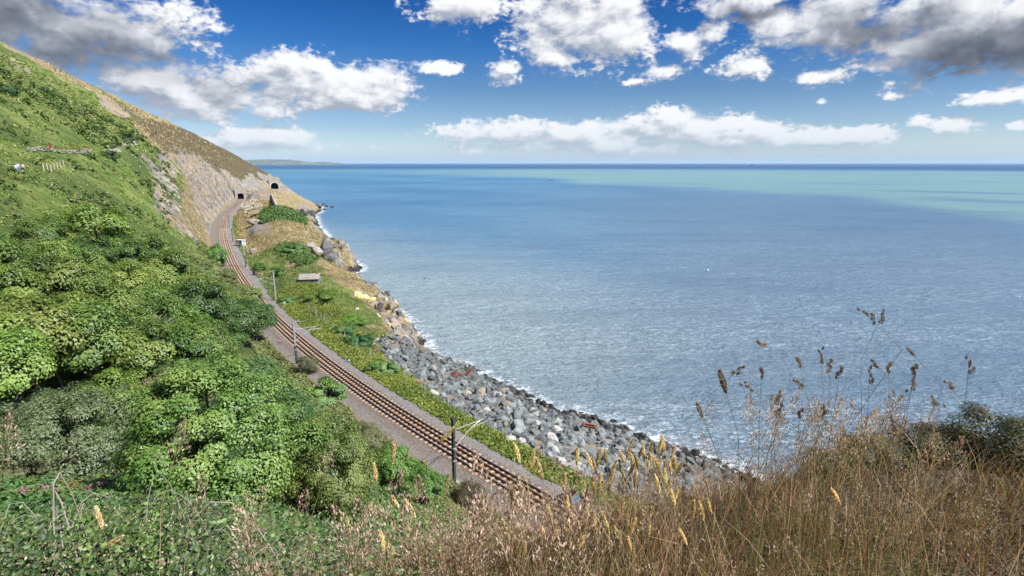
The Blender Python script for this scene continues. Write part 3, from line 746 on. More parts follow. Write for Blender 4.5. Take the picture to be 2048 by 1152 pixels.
# ------------------------------------------------------------------ the track
def build_track():
    root = thing('railway_track', 'single rusty railway track curving along the foot of the hill to the tunnel', 'railway track')
    rusty = plain('rail_rust', (.135, .068, .040), .75, .1, .35, 4)
    mm, t, b = material('rail_running')
    g = t.node('ShaderNodeNewGeometry')
    nz = t.sep(g.outputs['Normal'])[2]
    c = t.mix(t.ramp(nz, .5, .9), (.10, .062, .058), (.58, .56, .62))
    t.l.new(c, b.inputs['Base Color']); t.l.new(t.ramp(nz, .5, .9, .1, .9), b.inputs['Metallic']); b.inputs['Roughness'].default_value = .42
    s = np.arange(S_CAM - 50, S_PORTAL + 28, 1.5)
    prof = [(-.075, 0), (-.075, .022), (-.018, .045), (-.018, .125), (-.042, .14), (-.042, .185), (.042, .185), (.042, .14), (.018, .125), (.018, .045), (.075, .022), (.075, 0)]
    base = RAIL_TOP - .185
    for off, mat, nm in ((-.875, mm, 'running_rail'), (.875, mm, 'running_rail'), (-.33, rusty, 'guard_rail'), (.33, rusty, 'guard_rail')):
        V = []; k = len(prof)
        dz = -.02 if nm == 'guard_rail' else 0
        for p in prof:
            x, y = xy_of(s, np.full(len(s), off + p[0]))
            V.append(np.stack([x, y, np.full(len(s), base + p[1] + dz)], -1))
        V = np.stack(V, 1).reshape(-1, 3)
        i = np.arange(len(s) - 1)[:, None] * k; j = np.arange(k - 1)[None]
        F = np.stack([i + j, i + j + 1, i + j + 1 + k, i + j + k], -1).reshape(-1, 4)
        obj(nm, mesh_from(nm, V, F, mat), root)
    # sleepers
    sm, t, b = material('sleeper')
    oi = t.node('ShaderNodeObjectInfo'); g = t.node('ShaderNodeNewGeometry')
    tcn = t.node('ShaderNodeTexCoord')
    n = t.noise(g.outputs['Position'], 5, 5, .65)
    ax = t.math('ABSOLUTE', t.sep(tcn.outputs['Object'])[0])
    c = t.mix(t.ramp(n, .3, .7), (.20, .135, .095), (.50, .39, .30))
    c = t.mix(t.math('MULTIPLY', oi.outputs['Random'], .45), c, (.16, .10, .07))
    c = t.mix(t.ramp(t.math('ABSOLUTE', t.math('SUBTRACT', ax, .875)), .05, .22, .75, 0), c, (.10, .055, .035))
    t.l.new(c, b.inputs['Base Color']); b.inputs['Roughness'].default_value = .85
    t.l.new(t.bump(n, .5, .03), b.inputs['Normal'])
    mb = MB()
    bm = bmesh.new(); bmesh.ops.create_cube(bm, size=1)
    for v in bm.verts:
        v.co = Vector((v.co.x * 2.7, v.co.y * .30 * (.86 if v.co.z > 0 else 1), v.co.z * .16))
    bmesh.ops.bevel(bm, geom=[e for e in bm.edges], offset=.015, segments=1, affect='EDGES')
    sme = bpy.data.meshes.new('sleeper'); bm.to_mesh(sme); bm.free(); sme.materials.append(sm)
    pos = np.arange(S_CAM - 42, S_PORTAL + 20, .765)
    x, y = xy_of(pos, 0 * pos)
    u, v = project(np.stack([x, y, np.full(len(x), 12.3)], -1))
    vis = np.nonzero((y > 30) & (u < 1110) & (v < 1010))[0]
    single = set(vis[:298]); rest = MB()
    tx = np.interp(pos, S_ALL, TX); ty = np.interp(pos, S_ALL, TY)
    rs = random.Random(5)
    for i in range(len(pos)):
        a = math.atan2(ty[i], tx[i]) + math.pi / 2 + rs.uniform(-.012, .012)
        z = RAIL_TOP - .185 - .085 + rs.uniform(-.008, .004)
        if i in single:
            o = obj('sleeper', sme, root, (x[i], y[i], z), a - math.pi)
        else:
            k = len(rest.v)
            rest.box((x[i], y[i], z), (2.7, .28, .16), a)
    o = rest.build('sleeper_row', sm, root); o['kind'] = 'stuff'
build_track()
# ------------------------------------------------------------------ foliage
def leaf_material(name, dark, light, yellow=None, trans=.22, brown=None, rough=.55):
    m = bpy.data.materials.new(name); m.use_nodes = True
    t = NT(m.node_tree)
    for n in list(t.n): t.n.remove(n)
    out = t.node('ShaderNodeOutputMaterial')
    a = t.attr('tint').outputs['Fac']
    oi = t.node('ShaderNodeObjectInfo')
    g = t.node('ShaderNodeNewGeometry')
    c = t.mix(a, dark, light)
    if yellow:
        patch = t.noise(g.outputs['Position'], .35, 3, .6)
        c = t.mix(t.math('MULTIPLY', t.ramp(patch, .42, .62), .8), c, yellow)
        p2 = t.noise(g.outputs['Position'], .09, 4, .6)
        c = t.mix(t.ramp(p2, .38, .52, .62, 0), c, t.mix(1.0, c, (.42, .56, .55), 'MULTIPLY'))
    if brown:
        c = t.mix(t.ramp(t.math('FRACT', t.math('MULTIPLY', a, 37.0)), .86, .89), c, brown)
    hv = t.node('ShaderNodeHueSaturation')
    t.l.new(c, hv.inputs['Color'])
    t.l.new(t.ramp(oi.outputs['Random'], 0, 1, .475, .522, False), hv.inputs['Hue'])
    t.l.new(t.ramp(t.math('FRACT', t.math('MULTIPLY', oi.outputs['Random'], 7.3)), 0, 1, .72, 1.25, False), hv.inputs['Value'])
    c = hv.outputs[0]
    d = t.node('ShaderNodeBsdfDiffuse'); t.l.new(c, d.inputs[0])
    tr = t.node('ShaderNodeBsdfTranslucent'); t.l.new(t.mix(1.0, c, (1.15, 1.1, .6), 'MULTIPLY'), tr.inputs[0])
    gl = t.node('ShaderNodeBsdfGlossy'); gl.inputs['Roughness'].default_value = rough; gl.inputs[0].default_value = (.9, .95, 1, 1)
    m1 = t.node('ShaderNodeMixShader'); m1.inputs[0].default_value = trans
    t.l.new(d.outputs[0], m1.inputs[1]); t.l.new(tr.outputs[0], m1.inputs[2])
    m2 = t.node('ShaderNodeMixShader'); m2.inputs[0].default_value = .035
    t.l.new(m1.outputs[0], m2.inputs[1]); t.l.new(gl.outputs[0], m2.inputs[2])
    t.l.new(m2.outputs[0], out.inputs[0])
    return m
M_TREE = leaf_material('leaf_tree', (.048, .100, .014), (.150, .240, .038), (.185, .255, .052))
M_TREE_DK = leaf_material('leaf_dark', (.032, .078, .014), (.090, .165, .036))
M_ASH = leaf_material('leaf_ash', (.034, .085, .012), (.170, .275, .052), (.215, .290, .070))
M_WILLOW = leaf_material('leaf_greygreen', (.060, .092, .036), (.175, .215, .105), trans=.2)
M_OLIVE = leaf_material('leaf_olive', (.082, .092, .038), (.205, .210, .095), trans=.25)
M_BRIGHT = leaf_material('leaf_bright', (.075, .150, .018), (.150, .260, .040))
M_SCRUB = leaf_material('leaf_scrub', (.100, .145, .038), (.235, .285, .095))
M_GORSE = leaf_material('leaf_gorse', (.038, .048, .014), (.105, .100, .032), trans=.15)
M_FERN = leaf_material('leaf_bracken', (.085, .165, .018), (.225, .345, .050), (.270, .310, .075), brown=(.30, .23, .11))
M_FERN_DK = leaf_material('leaf_bracken_cool', (.050, .125, .032), (.125, .250, .070), (.135, .240, .055))
M_IVY = leaf_material('leaf_groundcover', (.095, .150, .012), (.240, .310, .030), (.230, .270, .035))
M_BRAMBLE = leaf_material('leaf_bramble', (.014, .030, .007), (.066, .100, .026), brown=(.12, .10, .06))
M_UNDER = leaf_material('leaf_undergrowth', (.026, .064, .014), (.085, .165, .040), (.10, .15, .04))
M_BRAMBLE2 = leaf_material('leaf_bramble_fresh', (.040, .085, .014), (.130, .215, .050))
M_BLADE = leaf_material('blade_green', (.120, .165, .030), (.260, .310, .080), (.300, .280, .105))
M_STRAW = leaf_material('blade_straw', (.24, .16, .07), (.55, .41, .215), (.40, .29, .15), trans=.25)
M_DRYBROWN = leaf_material('blade_brown', (.12, .072, .036), (.36, .245, .125), (.27, .17, .085), trans=.25)
M_REDSTEM = leaf_material('stem_red', (.14, .05, .025), (.26, .11, .06), trans=.1)
M_GRSTEM = leaf_material('stem_green', (.075, .095, .035), (.16, .18, .075), trans=.15)
M_GOLD = leaf_material('seed_gold', (.58, .46, .24), (.86, .74, .50), trans=.3)
M_HEAD = leaf_material('seed_brown', (.13, .085, .045), (.36, .25, .14), trans=.2)
M_AIRY = leaf_material('seed_pinkish', (.26, .165, .12), (.60, .45, .36), trans=.3)
M_PINK = leaf_material('flower_pink', (.42, .08, .22), (.62, .20, .42), trans=.3)
M_RED = leaf_material('flower_red', (.30, .02, .04), (.45, .06, .09), trans=.2)
M_WHITE = leaf_material('flower_white', (.55, .55, .48), (.80, .80, .74), trans=.2)
M_YELLOW = leaf_material('flower_yellow', (.50, .36, .03), (.66, .52, .06), trans=.2)
M_TWIG = plain('bare_twig', (.30, .27, .24), .9, 0, .2, 8)
M_BARK = plain('bark', (.10, .085, .065), .9, 0, .35, 7)

def unit(a): return a / np.maximum(np.linalg.norm(a, axis=-1, keepdims=True), 1e-9)
def leaf_quads(P, N, L, W, rng, up=None):
    """one four cornered leaf at each point; returns vertices, faces, tint"""
    n = len(P)
    r = rng.normal(size=(n, 3)) if up is None else up
    T = unit(np.cross(N, r)); B = unit(np.cross(N, T))
    L = np.broadcast_to(np.asarray(L, float), (n,))[:, None]; W = np.broadcast_to(np.asarray(W, float), (n,))[:, None]
    V = np.stack([P - B * L * .5, P + T * W * .5 + N * W * .1, P + B * L * .5, P - T * W * .5 + N * W * .1], 1).reshape(-1, 3)
    F = np.arange(n * 4, dtype=np.int32).reshape(n, 4)
    return V, F, np.repeat(rng.random(n), 4)
def leaf_hex(P, N, L, W, rng):
    """a pointed six cornered leaf, folded a little along its middle"""
    n = len(P); r = rng.normal(size=(n, 3)); T = unit(np.cross(N, r)); B = unit(np.cross(N, T))
    L = np.broadcast_to(np.asarray(L, float), (n,))[:, None]; W = np.broadcast_to(np.asarray(W, float), (n,))[:, None]
    up = N * W * .16
    V = np.stack([P - B * L * .5, P - B * L * .22 + T * W * .46 + up, P + B * L * .14 + T * W * .42 + up, P + B * L * .5, P + B * L * .14 - T * W * .42 + up, P - B * L * .22 - T * W * .46 + up], 1).reshape(-1, 3)
    k = np.arange(n, dtype=np.int32)[:, None] * 6
    F = np.concatenate([k + np.array([[0, 1, 2, 3]]), k + np.array([[0, 3, 4, 5]])], 1).reshape(-1, 4).astype(np.int32)
    return V, F, np.repeat(rng.random(n), 6)
def leaf_mesh(name, parts, mats, tri=False):
    """parts: list of (V, F, tint, material slot)"""
    Vs, Fs, Ts, Ms = [], [], [], []; k = 0
    for V, F, T, mi in parts:
        Vs.append(V); Fs.append(F + k); Ts.append(T); Ms.append(np.full(len(F), mi)); k += len(V)
    me = mesh_from(name, np.concatenate(Vs), np.concatenate(Fs), mats, mat_idx=np.concatenate(Ms))
    at = me.attributes.new('tint', 'FLOAT', 'POINT'); at.data.foreach_set('value', np.concatenate(Ts).astype(np.float32))
    return me
def blades(P, H, W, lean, rng, segs=3, curve=.5):
    """grass blades: bent tapering strips; P roots, lean (n,3) horizontal lean vectors"""
    n = len(P); H = np.broadcast_to(np.asarray(H, float), (n,)); W = np.broadcast_to(np.asarray(W, float), (n,))
    a = rng.uniform(0, 2 * np.pi, n); side = np.stack([np.cos(a), np.sin(a), np.zeros(n)], 1)
    V = []
    for i in range(segs + 1):
        q = i / segs
        c = P + np.array([0, 0, 1.0]) * (H * q * (1 - .25 * curve * q))[:, None] + lean * (H * (q ** 1.8))[:, None]
        w = W * (1 - q) ** .6 * .5
        V += [c - side * w[:, None], c + side * w[:, None]] if i < segs else [c]
    k = 2 * segs + 1
    V = np.stack(V, 1).reshape(-1, 3)
    b = np.arange(n)[:, None] * k
    F = [np.concatenate([b + 2 * i, b + 2 * i + 1, b + 2 * i + 3, b + 2 * i + 2], 1) for i in range(segs - 1)]
    last = np.concatenate([b + 2 * segs - 2, b + 2 * segs - 1, b + 2 * segs, b + 2 * segs], 1)
    t = np.repeat(rng.random(n), k)
    return V, F, last, t
def blade_mesh(name, P, H, W, lean, rng, mat, segs=3, curve=.5, extra=None):
    V, F, last, t = blades(P, H, W, lean, rng, segs, curve)
    quads = np.concatenate(F).astype(np.int32) if F else np.zeros((0, 4), np.int32)
    tris = last[:, :3].astype(np.int32)
    me = bpy.data.meshes.new(name)
    nl = quads.size + tris.size
    me.vertices.add(len(V)); me.vertices.foreach_set('co', V.astype(np.float32).ravel())
    me.loops.add(nl); me.loops.foreach_set('vertex_index', np.r_[quads.ravel(), tris.ravel()])
    me.polygons.add(len(quads) + len(tris))
    me.polygons.foreach_set('loop_start', np.r_[np.arange(len(quads)) * 4, len(quads) * 4 + np.arange(len(tris)) * 3].astype(np.int32))
    me.update(calc_edges=True)
    me.materials.append(mat)
    at = me.attributes.new('tint', 'FLOAT', 'POINT'); at.data.foreach_set('value', t.astype(np.float32))
    return me

def crown_mesh(name, mat, rng, w, h, nsub, per, leaf, sub_r, base=.25, flat=1.0, low=-.35):
    """a crown of many leafy clumps over a domed volume w wide and h high, foot at z = base*h"""
    C = []
    while len(C) < nsub:
        d = unit(rng.normal(size=3))
        if d[2] < low: continue
        rr = rng.uniform(.70, 1.0)
        lump = 1 + .22 * math.sin(3 * math.atan2(d[1], d[0]) + w) + rng.uniform(-.14, .14)
        p = np.array([d[0] * w / 2 * rr * lump, d[1] * w / 2 * rr * lump, h * (base + (1 - base) * .5) + d[2] * h * (1 - base) * .52 * rr * (1 + rng.uniform(-.12, .16))])
        C.append(p)
    C = np.array(C)
    parts_P, parts_N = [], []
    for p in C:
        r = sub_r * rng.uniform(.65, 1.3)
        d = unit(rng.normal(size=(per, 3)) + np.array([0, 0, .35]))
        q = p + d * (r * rng.uniform(.55, 1.08, (per, 1))) * np.array([1, 1, .72 * flat])
        parts_P.append(q); cd = unit(p - np.array([0, 0, h * (base + .3 * (1 - base))]))
        parts_N.append(unit(d * .60 + cd * .50 + np.array([0, 0, .18]) + rng.normal(size=(per, 3)) * .26))
    P = np.concatenate(parts_P); N = np.concatenate(parts_N)
    V, F, t = leaf_quads(P, N, leaf * rng.uniform(.7, 1.35, len(P)), leaf * .55 * rng.uniform(.7, 1.3, len(P)), rng)
    return leaf_mesh(name, [(V, F, t, 0)], [mat]), C
def trunk_mesh(C, h, rng, r=.14, n_limb=7):
    mb = MB()
    top = np.array([0, 0, h * .5])
    mb.tube([(0, 0, -.8), (rng.normal() * .1, rng.normal() * .1, h * .22), tuple(top)], [r * 1.3, r, r * .65], 7)
    for i in rng.choice(len(C), min(n_limb, len(C)), replace=False):
        a = np.array([0, 0, h * rng.uniform(.12, .4)]); e = C[i]
        mid = a * .45 + e * .55 + np.array([0, 0, -.08 * h]) * rng.uniform(0, 1)
        mb.tube([tuple(a), tuple(mid), tuple(e)], [r * .55, r * .38, r * .12], 5)
    return mesh_from('trunk', mb.v, mb.f, M_BARK, True)
class Kind:
    def __init__(s, mat, w, h, nsub, per, leaf, sub_r, seeds, base=.2, r=.14, flat=1.0):
        s.p = []
        for k in seeds:
            rng = np.random.default_rng(k)
            me, C = crown_mesh('crown', mat, rng, w * rng.uniform(.9, 1.1), h, nsub, per, leaf, sub_r, base, flat, -.35 if base > .1 else -.9)
            s.p.append((me, trunk_mesh(C, h, rng, r)))
        s.w, s.h = w, h
    def plant(s, name, label, cat, loc, scale=1.0, rz=None, group=None, var=None, zs=1.0):
        rz = random.uniform(0, 6.28) if rz is None else rz
        cm, tm = s.p[random.randrange(len(s.p)) if var is None else var]
        root = thing(name, label, cat, loc, rz, group)
        root.scale = (scale, scale, scale * zs)
        obj('crown', cm, root); obj('trunk', tm, root)
        return root
K_BROAD = Kind(M_TREE, 5.0, 6.0, 32, 350, .22, .90, (11, 12, 13))
K_BROAD_DK = Kind(M_TREE_DK, 5.0, 6.0, 32, 350, .22, .90, (14, 15))
K_SCRUB = Kind(M_SCRUB, 4.2, 3.0, 34, 220, .19, .62, (16, 17), base=.1, r=.07)
K_ASH = Kind(M_ASH, 5.4, 4.8, 130, 480, .105, .55, (18,), base=.02, r=.12)
K_WILLOW = Kind(M_WILLOW, 6.4, 3.6, 110, 300, .105, .56, (19,), base=.02, r=.10)
K_OLIVE = Kind(M_OLIVE, 4.6, 3.2, 50, 320, .115, .55, (20,), base=.05, r=.09)
K_BRIGHT = Kind(M_BRIGHT, 3.6, 3.0, 34, 330, .14, .52, (21, 22), base=.02, r=.08)
K_GORSE = Kind(M_GORSE, 1.7, 1.2, 60, 330, .045, .27, (23, 24), base=.0, r=.04)
K_DKBUSH = Kind(M_TREE_DK, 3.2, 2.3, 30, 220, .16, .52, (25, 26), base=.0, r=.07)
K_THICK = Kind(M_FERN_DK, 3.2, 1.5, 30, 300, .16, .46, (28, 29), base=.0, r=.03)
K_ROUND = Kind(M_BRIGHT, 3.4, 2.6, 30, 240, .17, .55, (27,), base=.0, r=.07)

def ground(x, y): return float(height([x], [y])[0])
def plant_px(kind, name, label, cat, u, v, w_px, group=None, zs=1.0, rz=None, sink=.15, var=None, D=None):
    """stands a plant so that its foot is where the photograph shows it"""
    if D is None: P = hit(u, v, 5)
    else:
        r = ray(u, v); k = D / r[1]; P = np.array([r[0] * k, D, ground(r[0] * k, D)])
    dep = P[1] * _cp + (CAMZ - P[2]) * _sp
    sc = w_px * dep / 1100 / kind.w
    return kind.plant(name, label, cat, (P[0], P[1], P[2] - sink * sc), sc, rz, group, var, zs)

# --- standout bushes, one by one
plant_px(K_ASH, 'ash_bush', 'large rounded bush with fresh green leafy top behind the bramble, left of the railway', 'bush', 450, 1010, 330, zs=1.0)
plant_px(K_ASH, 'ash_bush', 'smaller feathery light green bush between the large rounded bush and the nearest mast', 'bush', 668, 1035, 190, zs=1.25)
plant_px(K_WILLOW, 'willow_bush', 'broad dark grey-green bush with tiny leaves at the lower left', 'bush', 160, 945, 300, zs=1.0)
plant_px(K_BRIGHT, 'bright_bush', 'vivid green bush behind the broad grey-green bush', 'bush', 225, 850, 130)
plant_px(K_OLIVE, 'olive_bush', 'olive grey bush at the front edge of the wood above the large rounded bush', 'bush', 345, 850, 165)
plant_px(K_ROUND, 'round_bush', 'solitary round green bush on the open bracken slope above the wood', 'bush', 198, 492, 108)
plant_px(K_BRIGHT, 'track_bush', 'upright green bush at the left edge of the track below the rock cutting', 'bush', 436, 535, 38, zs=1.4)
plant_px(K_DKBUSH, 'dark_bush', 'dark bush high on the hillside at the left edge of the photo', 'bush', 20, 192, 40)
plant_px(K_DKBUSH, 'dark_bush', 'dark bush beside the bend of the footpath on the hillside', 'bush', 255, 283, 36, zs=.8)
plant_px(K_DKBUSH, 'dark_bush', 'small dark bush just above the stony footpath, left of its bend', 'bush', 224, 296, 20, zs=.8)
plant_px(K_DKBUSH, 'dark_bush', 'dark bush in a line of scrub on the upper slope, left of the footpath bend', 'bush', 197, 262, 22, zs=.8)
plant_px(K_DKBUSH, 'dark_bush', 'small dark shrub high on the slope right of the bush at the photo edge', 'bush', 120, 222, 16, zs=.8)
plant_px(K_DKBUSH, 'dark_bush', 'low dark bush at the foot of the stony path where it forks', 'bush', 222, 318, 34, zs=.7)
plant_px(K_ROUND, 'round_bush', 'round green bush behind the third mast, on the seaward side of the line', 'bush', 560, 551, 26)
plant_px(K_THICK, 'bramble_thicket', 'dark bramble thicket half way down the grassy seaward bank', 'thicket', 688, 668, 46, zs=.9, sink=.25)
plant_px(K_THICK, 'bramble_thicket', 'dark bramble thicket low on the seaward bank, right of the other thicket', 'thicket', 716, 690, 50, zs=.9, sink=.25)
plant_px(K_BRIGHT, 'bramble_thicket', 'bright green bramble patch on the seaward bank above the dark thickets', 'thicket', 706, 646, 46, zs=.5)
plant_px(K_THICK, 'bramble_thicket', 'low dark green bush where the grass bank meets the top of the boulders', 'bush', 765, 742, 52, zs=.9, sink=.25)
plant_px(K_BRIGHT, 'bramble_thicket', 'green bramble mound beside the ballast, just beyond the second mast', 'thicket', 640, 604, 70, zs=.45)
plant_px(K_THICK, 'bramble_thicket', 'dark bramble mound at the foot of the third mast', 'thicket', 573, 606, 34, zs=.9, sink=.25)
plant_px(K_THICK, 'bramble_thicket', 'dark scrub on the green hump of the seaward ridge', 'thicket', 590, 505, 44, zs=.9, sink=.25)
plant_px(K_BRIGHT, 'bramble_thicket', 'bushy green scrub on the ridge just left of the ruined hut', 'thicket', 520, 540, 30, zs=.6)
plant_px(K_GORSE, 'gorse_bush', 'dark gorse bush at the right edge of the photo above the dry grass', 'gorse', 2090, 850, 240, D=4.6, zs=.80, sink=.05)
for i, (u, v, w) in enumerate([(1960, 880, 150), (1860, 885, 150), (1740, 900, 130), (1660, 925, 100)]):
    plant_px(K_GORSE, 'gorse_bush', ('low gorse on the brow of the foreground slope, first from the right', 'low gorse on the brow of the foreground slope, second from the right',
             'low gorse on the brow of the foreground slope, third from the right', 'low gorse on the brow of the foreground slope, fourth from the right')[i], 'gorse', u, v, w, D=5.2 - .2 * i, zs=.75, sink=.1)
plant_px(K_OLIVE, 'olive_bush', 'low brownish bush at the left edge behind the pink flowers', 'bush', 35, 965, 90, zs=.7)
plant_px(K_OLIVE, 'olive_bush', 'twiggy olive bush in front of the light green bush, right of the large rounded bush', 'bush', 690, 1060, 120, zs=.6, D=12)

for i, (u, v, w, kd, lab) in enumerate([
        (735, 905, 84, K_OLIVE, 'yellowish bush at the edge of the bank beside the ballast, uphill of the nearest mast'), (790, 985, 110, K_BRIGHT, 'light green bush just left of the nearest mast, behind the two golden spikes'),
        (845, 1010, 90, K_BRIGHT, 'small green bush at the foot of the nearest mast, on its left'), (720, 985, 100, K_THICK, 'dark green undergrowth bush between the feathery bush and the nearest mast'),
        (620, 905, 120, K_THICK, 'cool green bramble mound above the feathery light green bush'), (560, 850, 120, K_THICK, 'cool green bramble mound right of the wood, upslope of the large rounded bush'),
        (640, 800, 90, K_THICK, 'green bramble mound on the bank across the track from the second thicket'), (500, 800, 110, K_THICK, 'green mound at the lower corner of the wood'),
        (615, 745, 50, K_OLIVE, 'olive bush beside the foot of the second mast'), (940, 1010, 70, K_GORSE, 'brownish dry bush hiding the foot of the nearest mast on its right')]):
    plant_px(kd, 'bank_bush', lab, 'bush', u, v, w, zs=.85 if kd is K_THICK else 1.0)
# --- the wood on the slope left of the line
WOOD = [(-40, 520), (120, 515), (260, 545), (360, 570), (450, 615), (505, 660), (520, 705), (455, 735), (440, 790), (330, 800), (200, 800), (90, 825), (-40, 850)]
def plant_wood():
    rs = random.Random(21)
    pts = []
    tries = 0
    while tries < 3200 and len(pts) < 60:
        tries += 1
        u = rs.uniform(-40, 525); v = rs.uniform(515, 855)
        if not inside(WOOD, np.array([u]), np.array([v]))[0]: continue
        P = hit(u, v, 8)
        gap = 3.0
        if any((P[0] - q[0]) ** 2 + (P[1] - q[1]) ** 2 < gap * gap for q in pts): continue
        pts.append(P)
        pale = inside([(330, 560), (560, 600), (540, 680), (420, 640)], np.array([u]), np.array([v]))[0]
        dark = inside([(420, 640), (540, 660), (530, 720), (450, 750), (380, 720)], np.array([u]), np.array([v]))[0]
        sc = rs.uniform(.80, 1.38) * (0.80 if v < 560 else 1.0)
        if dark and rs.random() < .7:
            K_BROAD_DK.plant('dark_tree', 'dark green tree at the lower right corner of the wood beside the railway', 'tree', (P[0], P[1], P[2] - .6), sc, group='dark trees at the edge of the wood')
        else:
            k = K_BROAD_DK if rs.random() < .16 else K_BROAD
            k.plant('broadleaf_tree', 'mid green leafy tree in the dense wood on the slope left of the railway', 'tree', (P[0], P[1], P[2] - .6), sc, group='trees of the wood left of the railway')
    rs2 = random.Random(5)
    pts = []
    for _ in range(500):
        u = rs2.uniform(250, 540); v = rs2.uniform(525, 640)
        if not inside([(250, 530), (400, 520), (440, 545), (505, 600), (535, 640), (505, 640), (450, 600), (360, 565), (270, 545)], np.array([u]), np.array([v]))[0]: continue
        P = hit(u, v, 8)
        if any((P[0] - q[0]) ** 2 + (P[1] - q[1]) ** 2 < 6 for q in pts): continue
        pts.append(P)
        K_SCRUB.plant('scrub_bush', 'pale olive scrub bush between the wood and the left edge of the track', 'bush', (P[0], P[1], P[2] - .3), rs2.uniform(.7, 1.0), group='pale scrub along the upper edge of the wood')
plant_wood()

# --- bracken and grass over the slopes (uncountable)
def scatter(n, smin, smax, tmin, tmax, rng, accept, near=30.0):
    s = rng.uniform(smin, smax, n); t = rng.uniform(tmin, tmax, n)
    x, y = xy_of(s, t); d = np.hypot(x, y)
    keep = rng.random(n) < np.minimum(1, (near / np.maximum(d, 1)) ** 1.35)
    u, v = project(np.stack([x, y, height_st(s, t)], -1))
    keep &= (u > -150) & (u < 2200) & (v < 1300) & (y > 2)
    s, t, x, y, d, u, v = (a[keep] for a in (s, t, x, y, d, u, v))
    k = accept(s, t, u, v, d)
    s, t, x, y, d = (a[k] for a in (s, t, x, y, d))
    return np.stack([x, y, height_st(s, t)], -1), d, s, t
def fronds(P, d, rng, size, per, up=.55):
    """low ferns: a handful of broad fronds leaning out of one root"""
    n = len(P)
    a = rng.uniform(0, 2 * np.pi, (n, per)); r = rng.uniform(.2, .55, (n, per))
    sz = (size * rng.uniform(.6, 1.35, (n, 1)) * np.maximum(1, d / 115)[:, None])
    off = np.stack([np.cos(a) * r, np.sin(a) * r, rng.uniform(.18, up, (n, per))], -1) * sz[..., None]
    Q = (P[:, None] + off).reshape(-1, 3)
    N = np.stack([np.cos(a) * .5, np.sin(a) * .5, np.full_like(a, .8)], -1).reshape(-1, 3) + rng.normal(size=(n * per, 3)) * .28
    L = np.repeat(sz[:, 0], per) * rng.uniform(.6, 1.1, n * per)
    return leaf_quads(Q, unit(N), L, L * .52, rng)
def dead_wood():
    rs = random.Random(8)
    for i in range(26):
        u, v = rs.uniform(20, 500), rs.uniform(540, 790)
        if not inside(WOOD, np.array([u]), np.array([v]))[0]: continue
        P = hit(u, v, 8); mb = MB()
        h = rs.uniform(4.2, 6.2); a = rs.uniform(0, 6.28)
        tip = Vector((math.cos(a) * 1.2, math.sin(a) * 1.2, h))
        mb.tube([(0, 0, 0), tuple(tip * .5 + Vector((.2, .1, 0))), tuple(tip)], [.10, .07, .02], 5)
        for k in range(9):
            q = rs.uniform(.45, .95); b = rs.uniform(0, 6.28); l = rs.uniform(.5, 1.4); s0 = tip * q
            mb.tube([tuple(s0), tuple(s0 + Vector((math.cos(b) * l * .5, math.sin(b) * l * .5, l * .35))), tuple(s0 + Vector((math.cos(b) * l, math.sin(b) * l, l * .5)))], [.035, .022, .006], 4)
        o = mb.build('dead_branch', M_TWIG); o.location = (P[0], P[1], P[2] - .3)
        tag(o, 'bare grey dead branches poking out between the crowns of the wood', 'branch', 'dead branches in the wood')
dead_wood()
